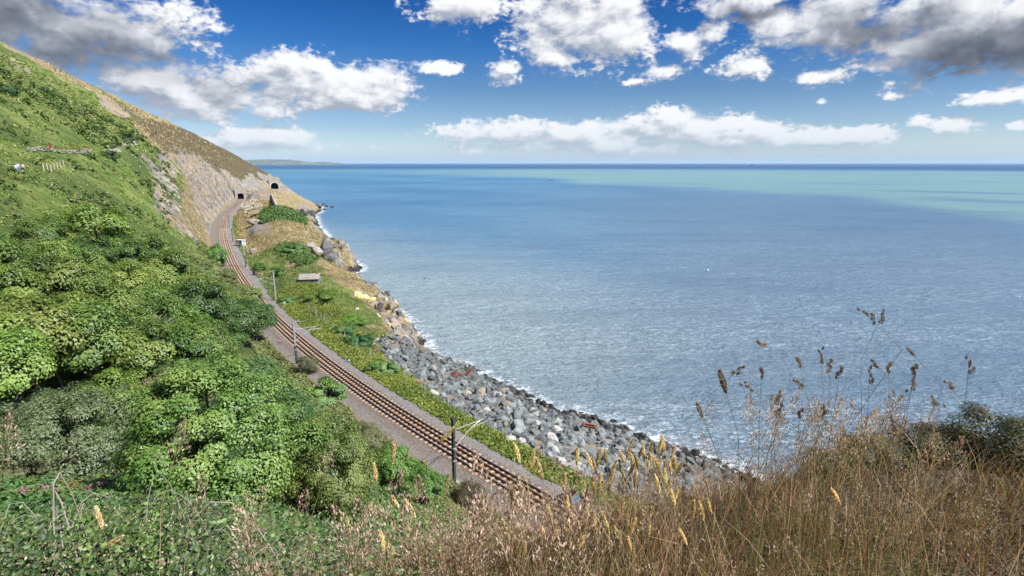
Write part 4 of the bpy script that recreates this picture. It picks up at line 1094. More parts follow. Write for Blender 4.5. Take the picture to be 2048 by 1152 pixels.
def build_bracken():
    rng = np.random.default_rng(31)
    def acc(s, t, u, v, d):
        g = sample(GREEN, s, t); rk = sample(ROCK, s, t); dr = sample(DRY, s, t)
        pat = fbm(s / 9, t / 5, 3)
        return (g > .5) & (rk < .4) & (dr < .6) & (rng.random(len(s)) < (sstep(-.42, .0, pat) * .9 + .1) * (1 - .62 * sstep(110, 190, d))) & ~(inside([(p[0], p[1] + 14) for p in WOOD], u, v) & (d < 110) & (t > -36))
    P, d, s, t = scatter(190000, S_CAM + 20, Y(430), -150, -5.4, rng, acc, 90)
    V, F, T = fronds(P, d, rng, .36, 7)
    tag(obj('bracken', leaf_mesh('bracken', [(V, F, T, 0)], [M_FERN])), 'bright green bracken covering the open hillside', 'bracken', kind='stuff')
    # the cooler, denser bank between the wood and the line
    def acc2(s, t, u, v, d): return inside([(455, 735), (560, 700), (640, 760), (700, 850), (760, 930), (640, 930), (560, 880), (440, 830)], u, v)
    P, d, s, t = scatter(90000, S_CAM + 14, Y(75), -34, -5.6, rng, acc2, 70)
    V, F, T = fronds(P, d, rng, .42, 9)
    tag(obj('bank_bracken', leaf_mesh('bank_bracken', [(V, F, T, 0)], [M_FERN_DK])), 'cool green bracken thick on the bank below the wood beside the track', 'bracken', kind='stuff')
    # understorey in the hollow
    def acc3(s, t, u, v, d): return (v > 700) & (d > 9) & (rng.random(len(s)) < .8)
    P, d, s, t = scatter(120000, S_CAM + 3, Y(60), -44, -6.0, rng, acc3, 26)
    V, F, T = fronds(P, d, rng, .20, 9, 1.4)
    tag(obj('undergrowth', leaf_mesh('undergrowth', [(V, F, T, 0)], [M_UNDER])), 'mixed green undergrowth in the hollow below the viewpoint', 'undergrowth', kind='stuff')
    # dry edge of the ballast on the uphill side
    def acc4(s, t, u, v, d): return (t < -3.5 + .8 * perlin(s / 4, 0 * s) * 1.1 + .4 * perlin(s / 1.1, 0 * s + 2)) & (rng.random(len(s)) < .7)
    P, d, s, t = scatter(60000, S_CAM - 10, Y(180), -8, -2.9, rng, acc4, 60)
    V, F, T = fronds(P, d, rng, .28, 7, 1.2)
    tag(obj('verge_weeds', leaf_mesh('verge_weeds', [(V, F, T, 0)], [M_SCRUB])), 'olive weeds creeping over the uphill edge of the ballast', 'weeds', kind='stuff')
    # ground cover on the seaward bank
    def acc5(s, t, u, v, d): return (t > 3.0 + perlin(s / 4, 0 * s + 3) * .55 + .3 * perlin(s / 1.2, 0 * s + 5)) & (t < np.interp(s, [S_CAM - 20, Y(47), Y(68), Y(92)], [7.9, 7.7, 9.2, 13])) & (rng.random(len(s)) < .95 - .45 * sstep(5.6, 7.6, t))
    P, d, s, t = scatter(110000, S_CAM - 22, Y(112), 2.3, 14, rng, acc5, 55)
    V, F, T = fronds(P, d, rng, .30, 5, .8)
    tag(obj('ground_cover', leaf_mesh('ground_cover', [(V, F, T, 0)], [M_IVY])), 'low yellow-green ground cover along the seaward edge of the ballast', 'ground cover', kind='stuff')
    # grass on the seaward ridge
    def acc6(s, t, u, v, d): return (sample(ROCK, s, t) < .5) & (rng.random(len(s)) < .85) & ((t < np.interp(s, [S_CAM, Y(46), Y(62), Y(71), Y(80), Y(88), Y(95)], [8.2, 7.4, 8.2, 9.8, 13, 19, 24])) | (s > Y(95)))
    P, d, s, t = scatter(190000, S_CAM - 20, Y(330), 3.6, 40, rng, acc6, 75)
    dr = sample(DRY, s, t) + .35 * fbm(s / 6, t / 6, 3)
    lean = np.stack([np.full(len(P), .25), np.full(len(P), .1), np.zeros(len(P))], 1) + rng.normal(size=(len(P), 3)) * .3; lean[:, 2] = 0
    W = .10 * np.maximum(1, d / 70); H = .38 * rng.uniform(.5, 1.4, len(P)) * np.maximum(1, d / 130)
    for nm, mk, mt, lab in (('bank_grass', dr < .5, M_BLADE, 'green grass on the seaward bank and ridge'), ('dry_bank_grass', dr >= .5, M_STRAW, 'bleached dry grass on the seaward ridge')):
        tag(obj(nm, blade_mesh(nm, P[mk], H[mk], W[mk], lean[mk], rng, mt, 2)), lab, 'grass', kind='stuff')
    # dry tufts among the bracken and over the upper hill
    def acc7(s, t, u, v, d): return (sample(ROCK, s, t) < .6) & (rng.random(len(s)) < .15 + .7 * (sample(DRY, s, t) > .4))
    P, d, s, t = scatter(90000, S_CAM + 20, S_PORTAL + 60, -120, -6, rng, acc7, 110)
    W = .16 * np.maximum(1, d / 90); H = .42 * rng.uniform(.5, 1.4, len(P)) * np.maximum(1, d / 150)
    lean = rng.normal(size=(len(P), 3)) * .35; lean[:, 2] = 0
    tag(obj('dry_hill_grass', blade_mesh('dry_hill_grass', P, H, W, lean, rng, M_STRAW, 2)), 'straw coloured grass tufts on the upper hillside', 'grass', kind='stuff')
    def acc9(s, t, u, v, d): return (sample(KNOLL, s, t) + sample(MOUND2, s, t) > .5)
    P, d, s, t = scatter(60000, Y(120), Y(300), 8, 45, rng, acc9, 200)
    V, F, T = fronds(P, d, rng, .34, 8, 1.3)
    tag(obj('knoll_scrub', leaf_mesh('knoll_scrub', [(V, F, T, 0)], [M_TREE_DK])), 'dark scrub covering the round knoll and the hump of the seaward ridge', 'scrub', kind='stuff')
    # small dark shrubs and pale scrub dotted over the hillside
    def acc8(s, t, u, v, d): return (sample(GREEN, s, t) > .5) & (fbm(s / 14 + 9, t / 10, 3) > .12)
    P, d, s, t = scatter(16000, Y(100), Y(330), -130, -14, rng, acc8, 130)
    V, F, T = fronds(P, d, rng, .55, 12, 1.0)
    tag(obj('heather', leaf_mesh('heather', [(V, F, T, 0)], [M_TREE_DK])), 'dark low scrub dotted over the hillside', 'scrub', kind='stuff')
build_bracken()
def build_flowers():
    rng = np.random.default_rng(77)
    def patch(name, label, mat, spots, size, n, hgt=.4, kind='stuff'):
        Q = []
        for (u, v, wu, wv, k) in spots:
            for _ in range(k):
                P = hit(u + rng.normal() * wu, v + rng.normal() * wv, 2.5)
                Q.append(P + np.array([rng.normal() * .06, rng.normal() * .06, hgt * rng.uniform(.6, 1.3)]))
        Q = np.repeat(np.array(Q), n, 0) + rng.normal(size=(len(Q) * n, 3)) * size * .9
        V, F, T = leaf_quads(Q, unit(rng.normal(size=Q.shape) + np.array([0, 0, .8])), size, size * .8, rng)
        tag(obj(name, leaf_mesh(name, [(V, F, T, 0)], [mat])), label, 'flowers', kind='stuff')
    patch('valerian_flowers', 'pink valerian flowers along the bottom of the bank by the boulders', M_PINK, [(1120, 940, 14, 5, 14), (1160, 955, 20, 6, 20), (1195, 965, 16, 5, 16), (1080, 912, 12, 4, 8)], .10, 9, .5)
    patch('meadow_flowers', 'pink and purple flowers in the hollow at the lower left', M_PINK, [(60, 1003, 45, 7, 9), (200, 990, 12, 5, 7), (275, 984, 12, 4, 8), (140, 1000, 40, 8, 5), (240, 1010, 20, 5, 3), (640, 1128, 6, 4, 4)], .05, 10, .5)
    patch('red_flowers', 'dark red flowers beside the pink ones at the lower left', M_RED, [(292, 978, 9, 3, 12), (150, 990, 12, 4, 8), (105, 935, 5, 3, 3), (152, 942, 5, 3, 3)], .045, 10, .5)
    patch('white_flowers', 'white flower heads beside the pink flowers', M_WHITE, [(238, 972, 10, 6, 16), (90, 938, 4, 2, 3)], .04, 10, .55)
    patch('red_wall_flowers', 'dark red flowers growing above the hillside stone wall', M_RED, [(108, 297, 10, 1.5, 10), (165, 299, 18, 1.5, 12)], .26, 8, .5)
    patch('yellow_flowers', 'yellow ragwort flowers around the hollow', M_YELLOW, [(260, 962, 25, 8, 18), (190, 960, 20, 8, 10)], .04, 6, .5)
    patch('track_flowers', 'pink flowers at the uphill edge of the ballast and on the seaward bank', M_PINK, [(563, 690, 4, 2, 5), (755, 703, 5, 4, 8), (512, 533, 4, 2, 4)], .16, 9, .4)
build_flowers()
# ------------------------------------------------------------------ the grassy brow we stand on
def build_foreground():
    rng = np.random.default_rng(41)
    n = 260000
    x = rng.uniform(-6.5, 11, n); y = rng.uniform(.7, 10, n)
    z = height(x, y)
    u, v = project(np.stack([x, y, z + .45], -1))
    d = np.hypot(x, y)
    brow = (v > -200) & (u > -200) & (u < 2250) & (v < 1500)
    keep = brow & (rng.random(n) < np.minimum(1, (2.6 / d) ** 1.0))
    x, y, z, u, v, d = (a[keep] for a in (x, y, z, u, v, d))
    cut = 430 + 300 * fbm(x / 1.3, y / 1.3, 3)                     # grass to the right, bramble to the left
    P = np.stack([x, y, z], -1)
    patchy = fbm(x / .55 + 7, y / .55, 3)
    grass = ((u > cut) | (rng.random(len(u)) < .24)) & (rng.random(len(u)) < .34 + .80 * patchy)
    G = P[grass]; gd = d[grass]; gu = u[grass]
    k = np.clip(rng.random(len(G)) + .28 * fbm(G[:, 0] / .8 + 20, G[:, 1] / .8, 2), 0, .999)
    wind = np.stack([np.full(len(G), .10), np.full(len(G), -.03), np.zeros(len(G))], 1)
    lean = wind + rng.normal(size=(len(G), 3)) * .34 + (np.stack([perlin(G[:, 0] / .5, G[:, 1] / .5), perlin(G[:, 0] / .5 + 9, G[:, 1] / .5), 0 * G[:, 0]], 1)) * .55; lean[:, 2] = 0
    dens = sstep(600, 1350, gu)
    tall = (.29 + .21 * dens) * (1 - .38 * sstep(3.2, 4.4, gd))
    sets = [('dry_grass', (k < .36), M_DRYBROWN, 1.0, .0048, 'brown dry grass covering the foreground brow'),
            ('straw_grass', (k >= .36) & (k < .82), M_STRAW, 1.15, .0040, 'pale straw grass mixed through the foreground brow'),
            ('green_grass', (k >= .82) & (k < .95), M_BLADE, .62, .0062, 'green blades low in the foreground grass'),
            ('red_grass', (k >= .95), M_REDSTEM, 1.1, .0040, 'reddish stems scattered through the foreground grass')]
    for nm, mk, mt, hs, w, lab in sets:
        H = tall[mk] * hs * rng.uniform(.55, 1.45, mk.sum())
        o = obj(nm, blade_mesh(nm, G[mk], H, w * np.maximum(1, gd[mk] / 3.0) * rng.uniform(.7, 1.3, mk.sum()), lean[mk], rng, mt, 3))
        tag(o, lab, 'grass', kind='stuff')
    # airy seed panicles that veil the brow
    mk = np.clip(rng.random(len(G)) + .28 * fbm(G[:, 0] / .8 + 20, G[:, 1] / .8, 2), 0, .999) < np.where(gu > 1150, .040, .12)
    A = G[mk]
    Q, N = [], []
    H = (tall[mk] * 1.2 + .06) * rng.uniform(.7, 1.25, len(A))
    per = 46
    L = lean[mk]
    top = A + np.array([0, 0, 1.0]) * (H * .86)[:, None] + L * H[:, None]
    low = A + np.array([0, 0, 1.0]) * (H * .60)[:, None] + L * (H * .48)[:, None]
    q = rng.random((len(A), per, 1))
    axis = low[:, None] * (1 - q) + top[:, None] * q
    rad = (.050 * (1 - q) + .008) * rng.random((len(A), per, 1)) ** .5
    aa = rng.uniform(0, 2 * np.pi, (len(A), per))
    off = np.stack([np.cos(aa), np.sin(aa), rng.uniform(-.2, .9, (len(A), per))], -1)
    Q = (axis + off * rad).reshape(-1, 3)
    N = unit(rng.normal(size=Q.shape))
    upv = unit(off.reshape(-1, 3) + np.array([0, 0, 1.2]) + rng.normal(size=Q.shape) * .3)
    nn = unit(np.cross(upv, N))
    T = np.cross(nn, upv)
    gl = .0150 * rng.uniform(.6, 1.3, len(Q))[:, None]; gw = .0052
    V = np.stack([Q - upv * gl * .5, Q + T * gw * .5, Q + upv * gl * .5, Q - T * gw * .5], 1).reshape(-1, 3)
    F = np.arange(len(V), dtype=np.int32).reshape(-1, 4)
    tag(obj('seed_panicles', leaf_mesh('seed_panicles', [(V, F, np.repeat(rng.random(len(Q)), 4), 0)], [M_AIRY])), 'pinkish airy grass seed veiling the foreground brow', 'grass seed', kind='stuff')
    me = blade_mesh('panicle_stems', A, H, .0030, L, rng, M_DRYBROWN, 3)
    tag(obj('panicle_stems', me), 'thin stems carrying the airy grass seed', 'grass', kind='stuff')
    # bramble on the left
    b = (u < cut + 330) & (rng.random(len(u)) < np.where(u < cut, .42, .10))
    Bp = P[b]; bd = d[b]
    mound = (.22 + .55 * sstep(-.2, .5, fbm(Bp[:, 0] / .9, Bp[:, 1] / .9, 3)))
    per = 14
    Q = np.repeat(Bp, per, 0); hh = np.repeat(mound, per) * rng.uniform(.25, 1.15, len(Q))
    Q = Q + np.stack([rng.normal(size=len(Q)) * .09, rng.normal(size=len(Q)) * .09, hh], 1)
    N = unit(rng.normal(size=Q.shape) * .55 + np.array([0, -.25, .8]))
    sz = .0185 * rng.uniform(.6, 1.4, len(Q)) * np.repeat(np.maximum(1, bd / 5), per)
    fresh = (fbm(Q[:, 0] / .7 + 4, Q[:, 1] / .7, 2) > .12)
    for nm, mk, mt, lab in (('bramble', ~fresh, M_BRAMBLE, 'dark bramble leaves in the left foreground'), ('fresh_bramble', fresh, M_BRAMBLE2, 'fresh green bramble leaves in the left foreground')):
        V, F, T = leaf_hex(Q[mk], N[mk], sz[mk] * 1.3, sz[mk], rng)
        tag(obj(nm, leaf_mesh(nm, [(V, F, T, 0)], [mt])), lab, 'bramble', kind='stuff')
    # bare bramble canes and dead twigs
    mb = MB()
    idx = rng.choice(np.nonzero(bd > 2.8)[0], 130, replace=False)
    for i in idx:
        p = Bp[i]; a = rng.uniform(0, 6.28); l = rng.uniform(.25, .7); h = mound[i] * rng.uniform(.9, 1.5)
        q = [p + np.array([math.cos(a) * l * k, math.sin(a) * l * k, h * (1 - (2 * k - 1) ** 2 * .8)]) for k in (0, .12, .25, .4, .55, .7, .85, 1)]
        mb.tube([tuple(c) for c in q], [.003, .003, .0028, .0026, .0024, .002, .0015, .001], 4, False)
    o = mb.build('bramble_canes', M_TWIG); tag(o, 'bare grey canes poking out of the bramble', 'canes', kind='stuff')
    # small white seed and blossom flecks
    w = Bp[rng.random(len(Bp)) < .10]
    Q = np.repeat(w, 8, 0); Q = Q + np.stack([rng.normal(size=len(Q)) * .05, rng.normal(size=len(Q)) * .05, rng.uniform(.35, .85, len(Q))], 1)
    V, F, T = leaf_quads(Q, unit(rng.normal(size=Q.shape)), .014, .008, rng)
    tag(obj('blossom_flecks', leaf_mesh('blossom_flecks', [(V, F, T, 0)], [M_AIRY])), 'tiny pale seed flecks over the bramble', 'seed flecks', kind='stuff')
build_foreground()

# ------------------------------------------------------------------ tall stalks that stand out one by one
def spike_mesh(L, R, rng, n=150, grain=.016, lumps=None):
    """a dense seed head along +Z made of overlapping grains"""
    q = rng.random(n)
    if lumps:
        c = rng.integers(0, len(lumps), n)
        cen = np.array([l[0] for l in lumps])[c]; rr = np.array([l[1] for l in lumps])[c]; ll = np.array([l[2] for l in lumps])[c]
        d = unit(rng.normal(size=(n, 3))); P = cen + d * np.stack([rr, rr, ll], 1) * rng.uniform(.4, 1, (n, 1))
        U = unit(d * .5 + np.array([0, 0, 1.0]))
    else:
        a = rng.uniform(0, 6.283, n); r = R * np.sin(np.pi * np.clip(q * .92 + .06, 0, 1)) ** .7
        P = np.stack([np.cos(a) * r, np.sin(a) * r, q * L], 1)
        U = unit(np.stack([np.cos(a) * .35, np.sin(a) * .35, np.ones(n)], 1) + rng.normal(size=(n, 3)) * .12)
    N = unit(np.cross(U, rng.normal(size=(n, 3)))); T = np.cross(N, U)
    gl = grain * rng.uniform(.7, 1.3, (n, 1)); gw = grain * .38
    V = np.stack([P - U * gl * .5, P + T * gw * .5, P + U * gl * .5, P - T * gw * .5], 1).reshape(-1, 3)
    return V, np.arange(n * 4, dtype=np.int32).reshape(n, 4), np.repeat(rng.random(n), 4)
def head_variants():
    rng = np.random.default_rng(9)
    g = []
    for i in range(4):
        V, F, T = spike_mesh(.085 + .02 * i / 3, .0075, rng, 170, .017); g.append(leaf_mesh('seed_head', [(V, F, T, 0)], [M_GOLD]))
    c = []
    for i in range(5):
        lumps = [((rng.normal() * .006, rng.normal() * .006, .008 + k * .016), .0075 * (1.25 - .13 * k) * rng.uniform(.8, 1.2), .013) for k in range(3 + i % 3)]
        if i % 2: lumps.append(((.016, .004, -.006), .006, .010))
        V, F, T = spike_mesh(0, 0, rng, 230, .0085, lumps); c.append(leaf_mesh('seed_head', [(V, F, T, 0)], [M_HEAD]))
    s = []
    for i in range(2):
        V, F, T = spike_mesh(.10, .0105, rng, 240, .014); s.append(leaf_mesh('seed_head', [(V, F, T, 0)], [M_HEAD]))
    p = []
    for i in range(4):
        n = 120; q = rng.random((n, 1)); a = rng.uniform(0, 6.28, n)
        P = np.concatenate([np.stack([np.cos(a), np.sin(a)], 1) * (.055 * (1 - q) + .006) * rng.random((n, 1)) ** .5, q * .16], 1)
        U = unit(P * np.array([4, 4, 0]) + np.array([0, 0, .22]) + rng.normal(size=(n, 3)) * .05); N = unit(np.cross(U, rng.normal(size=(n, 3)))); T3 = np.cross(N, U)
        gl = .013 * rng.uniform(.7, 1.3, (n, 1))
        V = np.stack([P - U * gl * .5, P + T3 * .0022, P + U * gl * .5, P - T3 * .0022], 1).reshape(-1, 3)
        p.append(leaf_mesh('seed_head', [(V, np.arange(n * 4, dtype=np.int32).reshape(n, 4), np.repeat(rng.random(n), 4), 0)], [M_AIRY]))
    return dict(gold=g, cock=c, long=s, airy=p)
HEADS = head_variants()
def stalk(kind, u, v, D, label, tilt=(0, 0), scale=1.0, lean=.12, root=None, group=None):
    """a grass stalk whose seed head begins at an image point, D metres out, rooted in the brow"""
    r = ray(u, v); k = D / r[1]
    H = np.array([r[0] * k, D, CAMZ + r[2] * k])
    rx, ry = (H[0] + lean * random.uniform(.3, 1.2), H[1] - random.uniform(-.10, .12)) if root is None else root
    g = ground(rx, ry)
    if H[2] - g < .15: g = H[2] - .3
    t = thing('grass_stalk', label, 'grass stalk', (rx, ry, g), 0, group)
    top = Vector(H) - Vector((rx, ry, g))
    hd = Vector((tilt[0], tilt[1] , 1)).normalized()
    mid = Vector((top.x * .25, top.y * .25, top.z * .55)); up2 = top - hd * min(.22, .3 * top.length)
    mb = MB()
    pts = [Vector((0, 0, -.05)), mid * .5, mid, up2 * .6 + mid * .4, up2, top, top + hd * .05 * scale]
    mb.tube(pts, [.0017, .0016, .0015, .0013, .0011, .0009, .0006], 5, False)
    me = mesh_from('stem', mb.v, mb.f, M_GRSTEM if kind in ('cock', 'long') else M_STRAW, True)
    at = me.attributes.new('tint', 'FLOAT', 'POINT'); at.data.foreach_set('value', np.full(len(mb.v), random.random(), np.float32))
    obj('stem', me, t)
    h = obj('seed_head', random.choice(HEADS[kind]), t)
    h.location = top; h.rotation_mode = 'QUATERNION'; h.rotation_quaternion = hd.to_track_quat('Z', 'Y') @ Matrix.Rotation(random.uniform(0, 6.28), 3, 'Z').to_quaternion()
    h.scale = (scale,) * 3
    return t
random.seed(19)
G1 = 'brown seed heads standing against the sea'; G2 = 'golden seed spikes in the foreground'; G3 = 'airy pale panicles in the foreground'
COCK = [(1528, 686, 'leftmost of the topmost brown seed heads over the open sea, bent over sideways', (-.9, .1)), (1745, 634, 'topmost brown seed head against the sea, bent over sideways', (-1.1, .1)),
        (1757, 638, 'tiny brown seed head just right of the topmost one', (.3, 0)), (1600, 726, 'drooping two part brown seed head left of the tallest upright one', (-.3, .1)),
        (1642, 718, 'tallest upright pale brown seed head against the sea', (-.2, 0)), (1660, 738, 'stubby brown seed head right of the tallest upright one', (-.1, 0)),
        (1678, 744, 'small round brown seed head, third of the close trio right of centre', (0, 0)), (1604, 772, 'ragged brown seed head below the drooping one', (-.8, .2)),
        (1523, 748, 'slim pale seed head alone between the long dark spike and the drooping head', (-.05, 0)), (1556, 800, 'dark double seed head above the airy grass', (0, 0)),
        (1559, 828, 'dark seed head on the same height as the leaning dark spike', (.1, 0)), (1828, 742, 'upright dark brown seed head below the right leaning stem', (0, 0)),
        (1822, 772, 'small brown head low on the right leaning stem', (.1, 0)), (1778, 738, 'slender brown seed head left of the upright dark one', (-.15, 0)),
        (1756, 727, 'brown seed head bent over left of the slender one', (-1.0, .1)), (1738, 758, 'pale brown seed head over the airy patch right of centre', (-.1, 0)),
        (1936, 740, 'lone upright brown seed head far right against the sea', (-.1, 0)), (1906, 772, 'brown seed head leaning left, just below the lone far right one', (-.9, .1)),
        (1880, 802, 'brown seed head lying over at the far right', (-1.1, .1)), (1790, 838, 'dark head low at the right on a leaning stem', (-1.2, 0)), (1600, 828, 'small brown head on an inner stem of the central bunch', (0, 0)), (1645, 825, 'small ragged brown head in the middle of the airy veil', (.1, 0)),
        (1508, 775, 'small brown head lying sideways below the lone slim head', (-1.2, 0)), (1465, 742, 'brown seed head lying to the right of the long dark spike', (1.0, 0))]
for i, (u, v, lab, tl) in enumerate(COCK):
    stalk('cock', u, v + 8, 2.5 + .35 * random.random(), lab, tl, 1.15, lean=.10 if u < 1650 else -.12 + .1 * random.random(), group=G1)
stalk('long', 1452, 785, 2.35, 'long dark brown spike leaning left, highest at the left of the tall bunch', (-.36, 0), 1.15, lean=.22, group=G1)
stalk('long', 1405, 835, 2.5, 'dark brown spike leaning left, below the long dark spike', (-.45, 0), .85, lean=.28, group=G1)
stalk('long', 1829, 712, 2.6, 'dark spike bent back at the top of the right leaning stem', (-1.0, .1), .6, lean=.3, group=G1)
GOLD = [(752, 962, 'golden spike left of the nearest mast, the lower of two', (-.03, 0)), (786, 925, 'golden spike left of the nearest mast, the higher of two', (.10, 0)), (880, 884, 'golden spike bent right across the nearest mast', (.85, -.1)),
        (892, 985, 'golden spike just left of the foot of the nearest mast', (.18, 0)), (1040, 923, 'golden spike leaning left over the ground cover', (-.28, 0)), (1062, 938, 'pale golden spike right of the one over the ground cover', (.14, 0)),
        (1154, 930, 'upright golden spike against the boulders', (0, 0)), (1195, 932, 'golden spike against the boulders, right of the upright one', (.08, 0)), (1128, 985, 'golden spike in front of the concrete box', (.02, 0)), (1025, 1010, 'golden spike over the lower end of the track', (-.05, 0)),
        (1085, 960, 'golden spike at the end of the visible rails', (-.25, 0)), (205, 1055, 'lone upright golden spike in the dark bramble at lower left', (-.12, 0)), (212, 1092, 'golden spike bent over to the right in the bramble at lower left', (1.6, 0)), (1680, 1010, 'pale golden spike lying over in the brown grass at right', (-.6, 0))]
for u, v, lab, tl in GOLD:
    stalk('gold', u, v, 1.9 + .5 * random.random(), lab, tl, 1.0, lean=random.uniform(-.05, .18), group=G2)
for i in range(44):
    u = random.uniform(1185, 1360); v = 975 - 50 * math.sin((u - 1185) / 180 * 3) + random.uniform(-40, 60)
    stalk('gold', u, v, 2.2 + .9 * random.random(), 'golden spike in the bright bunch in front of the boulders', (random.uniform(-.55, .45), random.uniform(-.1, .1)), random.uniform(.8, 1.1), lean=random.uniform(-.1, .2), group='bunch of golden spikes in front of the boulders')
for i in range(34):
    u = random.triangular(560, 1700, 1100); v = random.uniform(1010, 1120)
    stalk('gold', u, v, 1.8 + .8 * random.random(), 'golden spike low in the foreground grass', (random.uniform(-.5, .4), 0), random.uniform(.7, 1.0), lean=random.uniform(-.1, .2), group='golden spikes low in the foreground grass')
for u, v, lab, sc in [(345, 930, 'pale open panicle in front of the large rounded bush', 1.3), (390, 1020, 'pale open panicle lower right of the one before the large bush', 1.1), (512, 1038, 'pale panicle below the large rounded bush, left of two', 1.0), (590, 1040, 'pale panicle below the large rounded bush, right of two', 1.0),
                      (650, 950, 'thin white panicle before the light green bush', .9), (5, 925, 'pinkish seed plume at the left edge', 1.4), (875, 1075, 'pale panicle over the fresh bramble', 1.0), (960, 1060, 'bushy pinkish panicle at bottom centre', 1.2)]:
    stalk('airy', u, v, 2.0, lab, (random.uniform(.2, .5), 0), sc, lean=-.1, group=G3)
for i in range(46):
    u = random.gauss(900, 170); v = random.uniform(990, 1115)
    stalk('airy', u, v + 50, 1.5 + .8 * random.random(), 'bushy pinkish panicle in the thick clump at bottom centre', (random.uniform(-.3, .35), 0), random.uniform(1.0, 1.7), lean=random.uniform(-.1, .1), group='clump of pinkish panicles at bottom centre')
for i in range(60):
    u = random.triangular(1380, 1960, 1640); v = random.uniform(775, 890)
    stalk('airy', u, v + 60, 2.6 + 1.2 * random.random(), 'fine airy panicle in the veil of seed against the sea', (random.uniform(-.3, .3), 0), random.uniform(.9, 1.5), lean=random.uniform(-.1, .1), group='veil of airy panicles against the sea')
# ------------------------------------------------------------------ boulders of the sea defence
def hull_mesh(name, rng, n, size, mats, sub=0):
    bm = bmesh.new()
    P = unit(rng.normal(size=(n, 3))) * np.asarray(size) / 2 * rng.uniform(.78, 1.05, (n, 1))
    for p in P: bm.verts.new(tuple(p))
    r = bmesh.ops.convex_hull(bm, input=bm.verts)
    junk = [v for v in bm.verts if not v.link_faces]
    bmesh.ops.delete(bm, geom=junk, context='VERTS')
    bmesh.ops.dissolve_limit(bm, angle_limit=R(14), verts=bm.verts, edges=bm.edges)
    bmesh.ops.recalc_face_normals(bm, faces=bm.faces)
    bmesh.ops.bevel(bm, geom=list(bm.edges), offset=.045 * min(size), segments=1, affect='EDGES', clamp_overlap=True)
    me = bpy.data.meshes.new(name); bm.to_mesh(me); bm.free()
    for m in mats: me.materials.append(m)
    return me
def rock_material(name, a, b_, c_=None, wet=True, strata=False, orange=0):
    m, t, b = material(name)
    g = t.node('ShaderNodeNewGeometry'); pos = g.outputs['Position']
    oi = t.node('ShaderNodeObjectInfo')
    tc = t.node('ShaderNodeTexCoord')
    q = t.mapping(pos, rot=(.5, .3, .4), scale=(.6, .6, 3.2)) if strata else pos
    n = t.noise(q, 1.7, 7, .65); n2 = t.noise(pos, .5, 3, .5); nf = t.noise(pos, 9, 5, .7)
    c = t.mix(t.ramp(n, .3, .7), a, b_)
    if c_: c = t.mix(t.ramp(n2, .5, .68), c, c_)
    if orange: c = t.mix(t.math('MULTIPLY', t.ramp(n2, .40, .60), orange), c, (.46, .29, .09))
    c = t.mix(t.ramp(nf, .60, .72, 0, .55), c, (.46, .45, .43))
    c = t.mix(t.ramp(nf, .30, .40, .6, 0), c, (.03, .032, .034))
    hv = t.node('ShaderNodeHueSaturation'); t.l.new(c, hv.inputs['Color'])
    t.l.new(t.ramp(oi.outputs['Random'], 0, 1, .66, 1.3, False), hv.inputs['Value'])
    c = hv.outputs[0]
    if wet:
        z = t.math('ADD', t.sep(pos)[2], t.math('MULTIPLY', n, 1.5))
        wf = t.ramp(z, 1.3, 2.9, 1, 0)
        c = t.mix(wf, c, (.022, .021, .020)); t.l.new(t.ramp(wf, 0, 1, .85, .45), b.inputs['Roughness'])
    else: b.inputs['Roughness'].default_value = .88
    t.l.new(c, b.inputs['Base Color']); b.inputs['Specular IOR Level'].default_value = .3
    t.l.new(t.bump(t.math('ADD', n, t.math('MULTIPLY', nf, .3)), .8, .12), b.inputs['Normal'])
    return m
M_BLUE = rock_material('boulder_bluegrey', (.074, .088, .095), (.200, .222, .230))
M_PALE = rock_material('boulder_pale', (.20, .195, .185), (.36, .35, .33))
M_TAN = rock_material('boulder_tan', (.18, .145, .11), (.31, .26, .20))
M_RUSTROCK = rock_material('boulder_rust', (.16, .06, .035), (.30, .13, .075))
M_CLIFF = rock_material('cliff_rock', (.12, .117, .112), (.34, .32, .29), (.31, .24, .155), strata=True)
M_DARKCLIFF = rock_material('cliff_dark', (.035, .035, .037), (.16, .16, .165), (.20, .195, .19), strata=True)
M_ORANGE = rock_material('cliff_orange', (.33, .26, .17), (.46, .36, .22), orange=1.0)
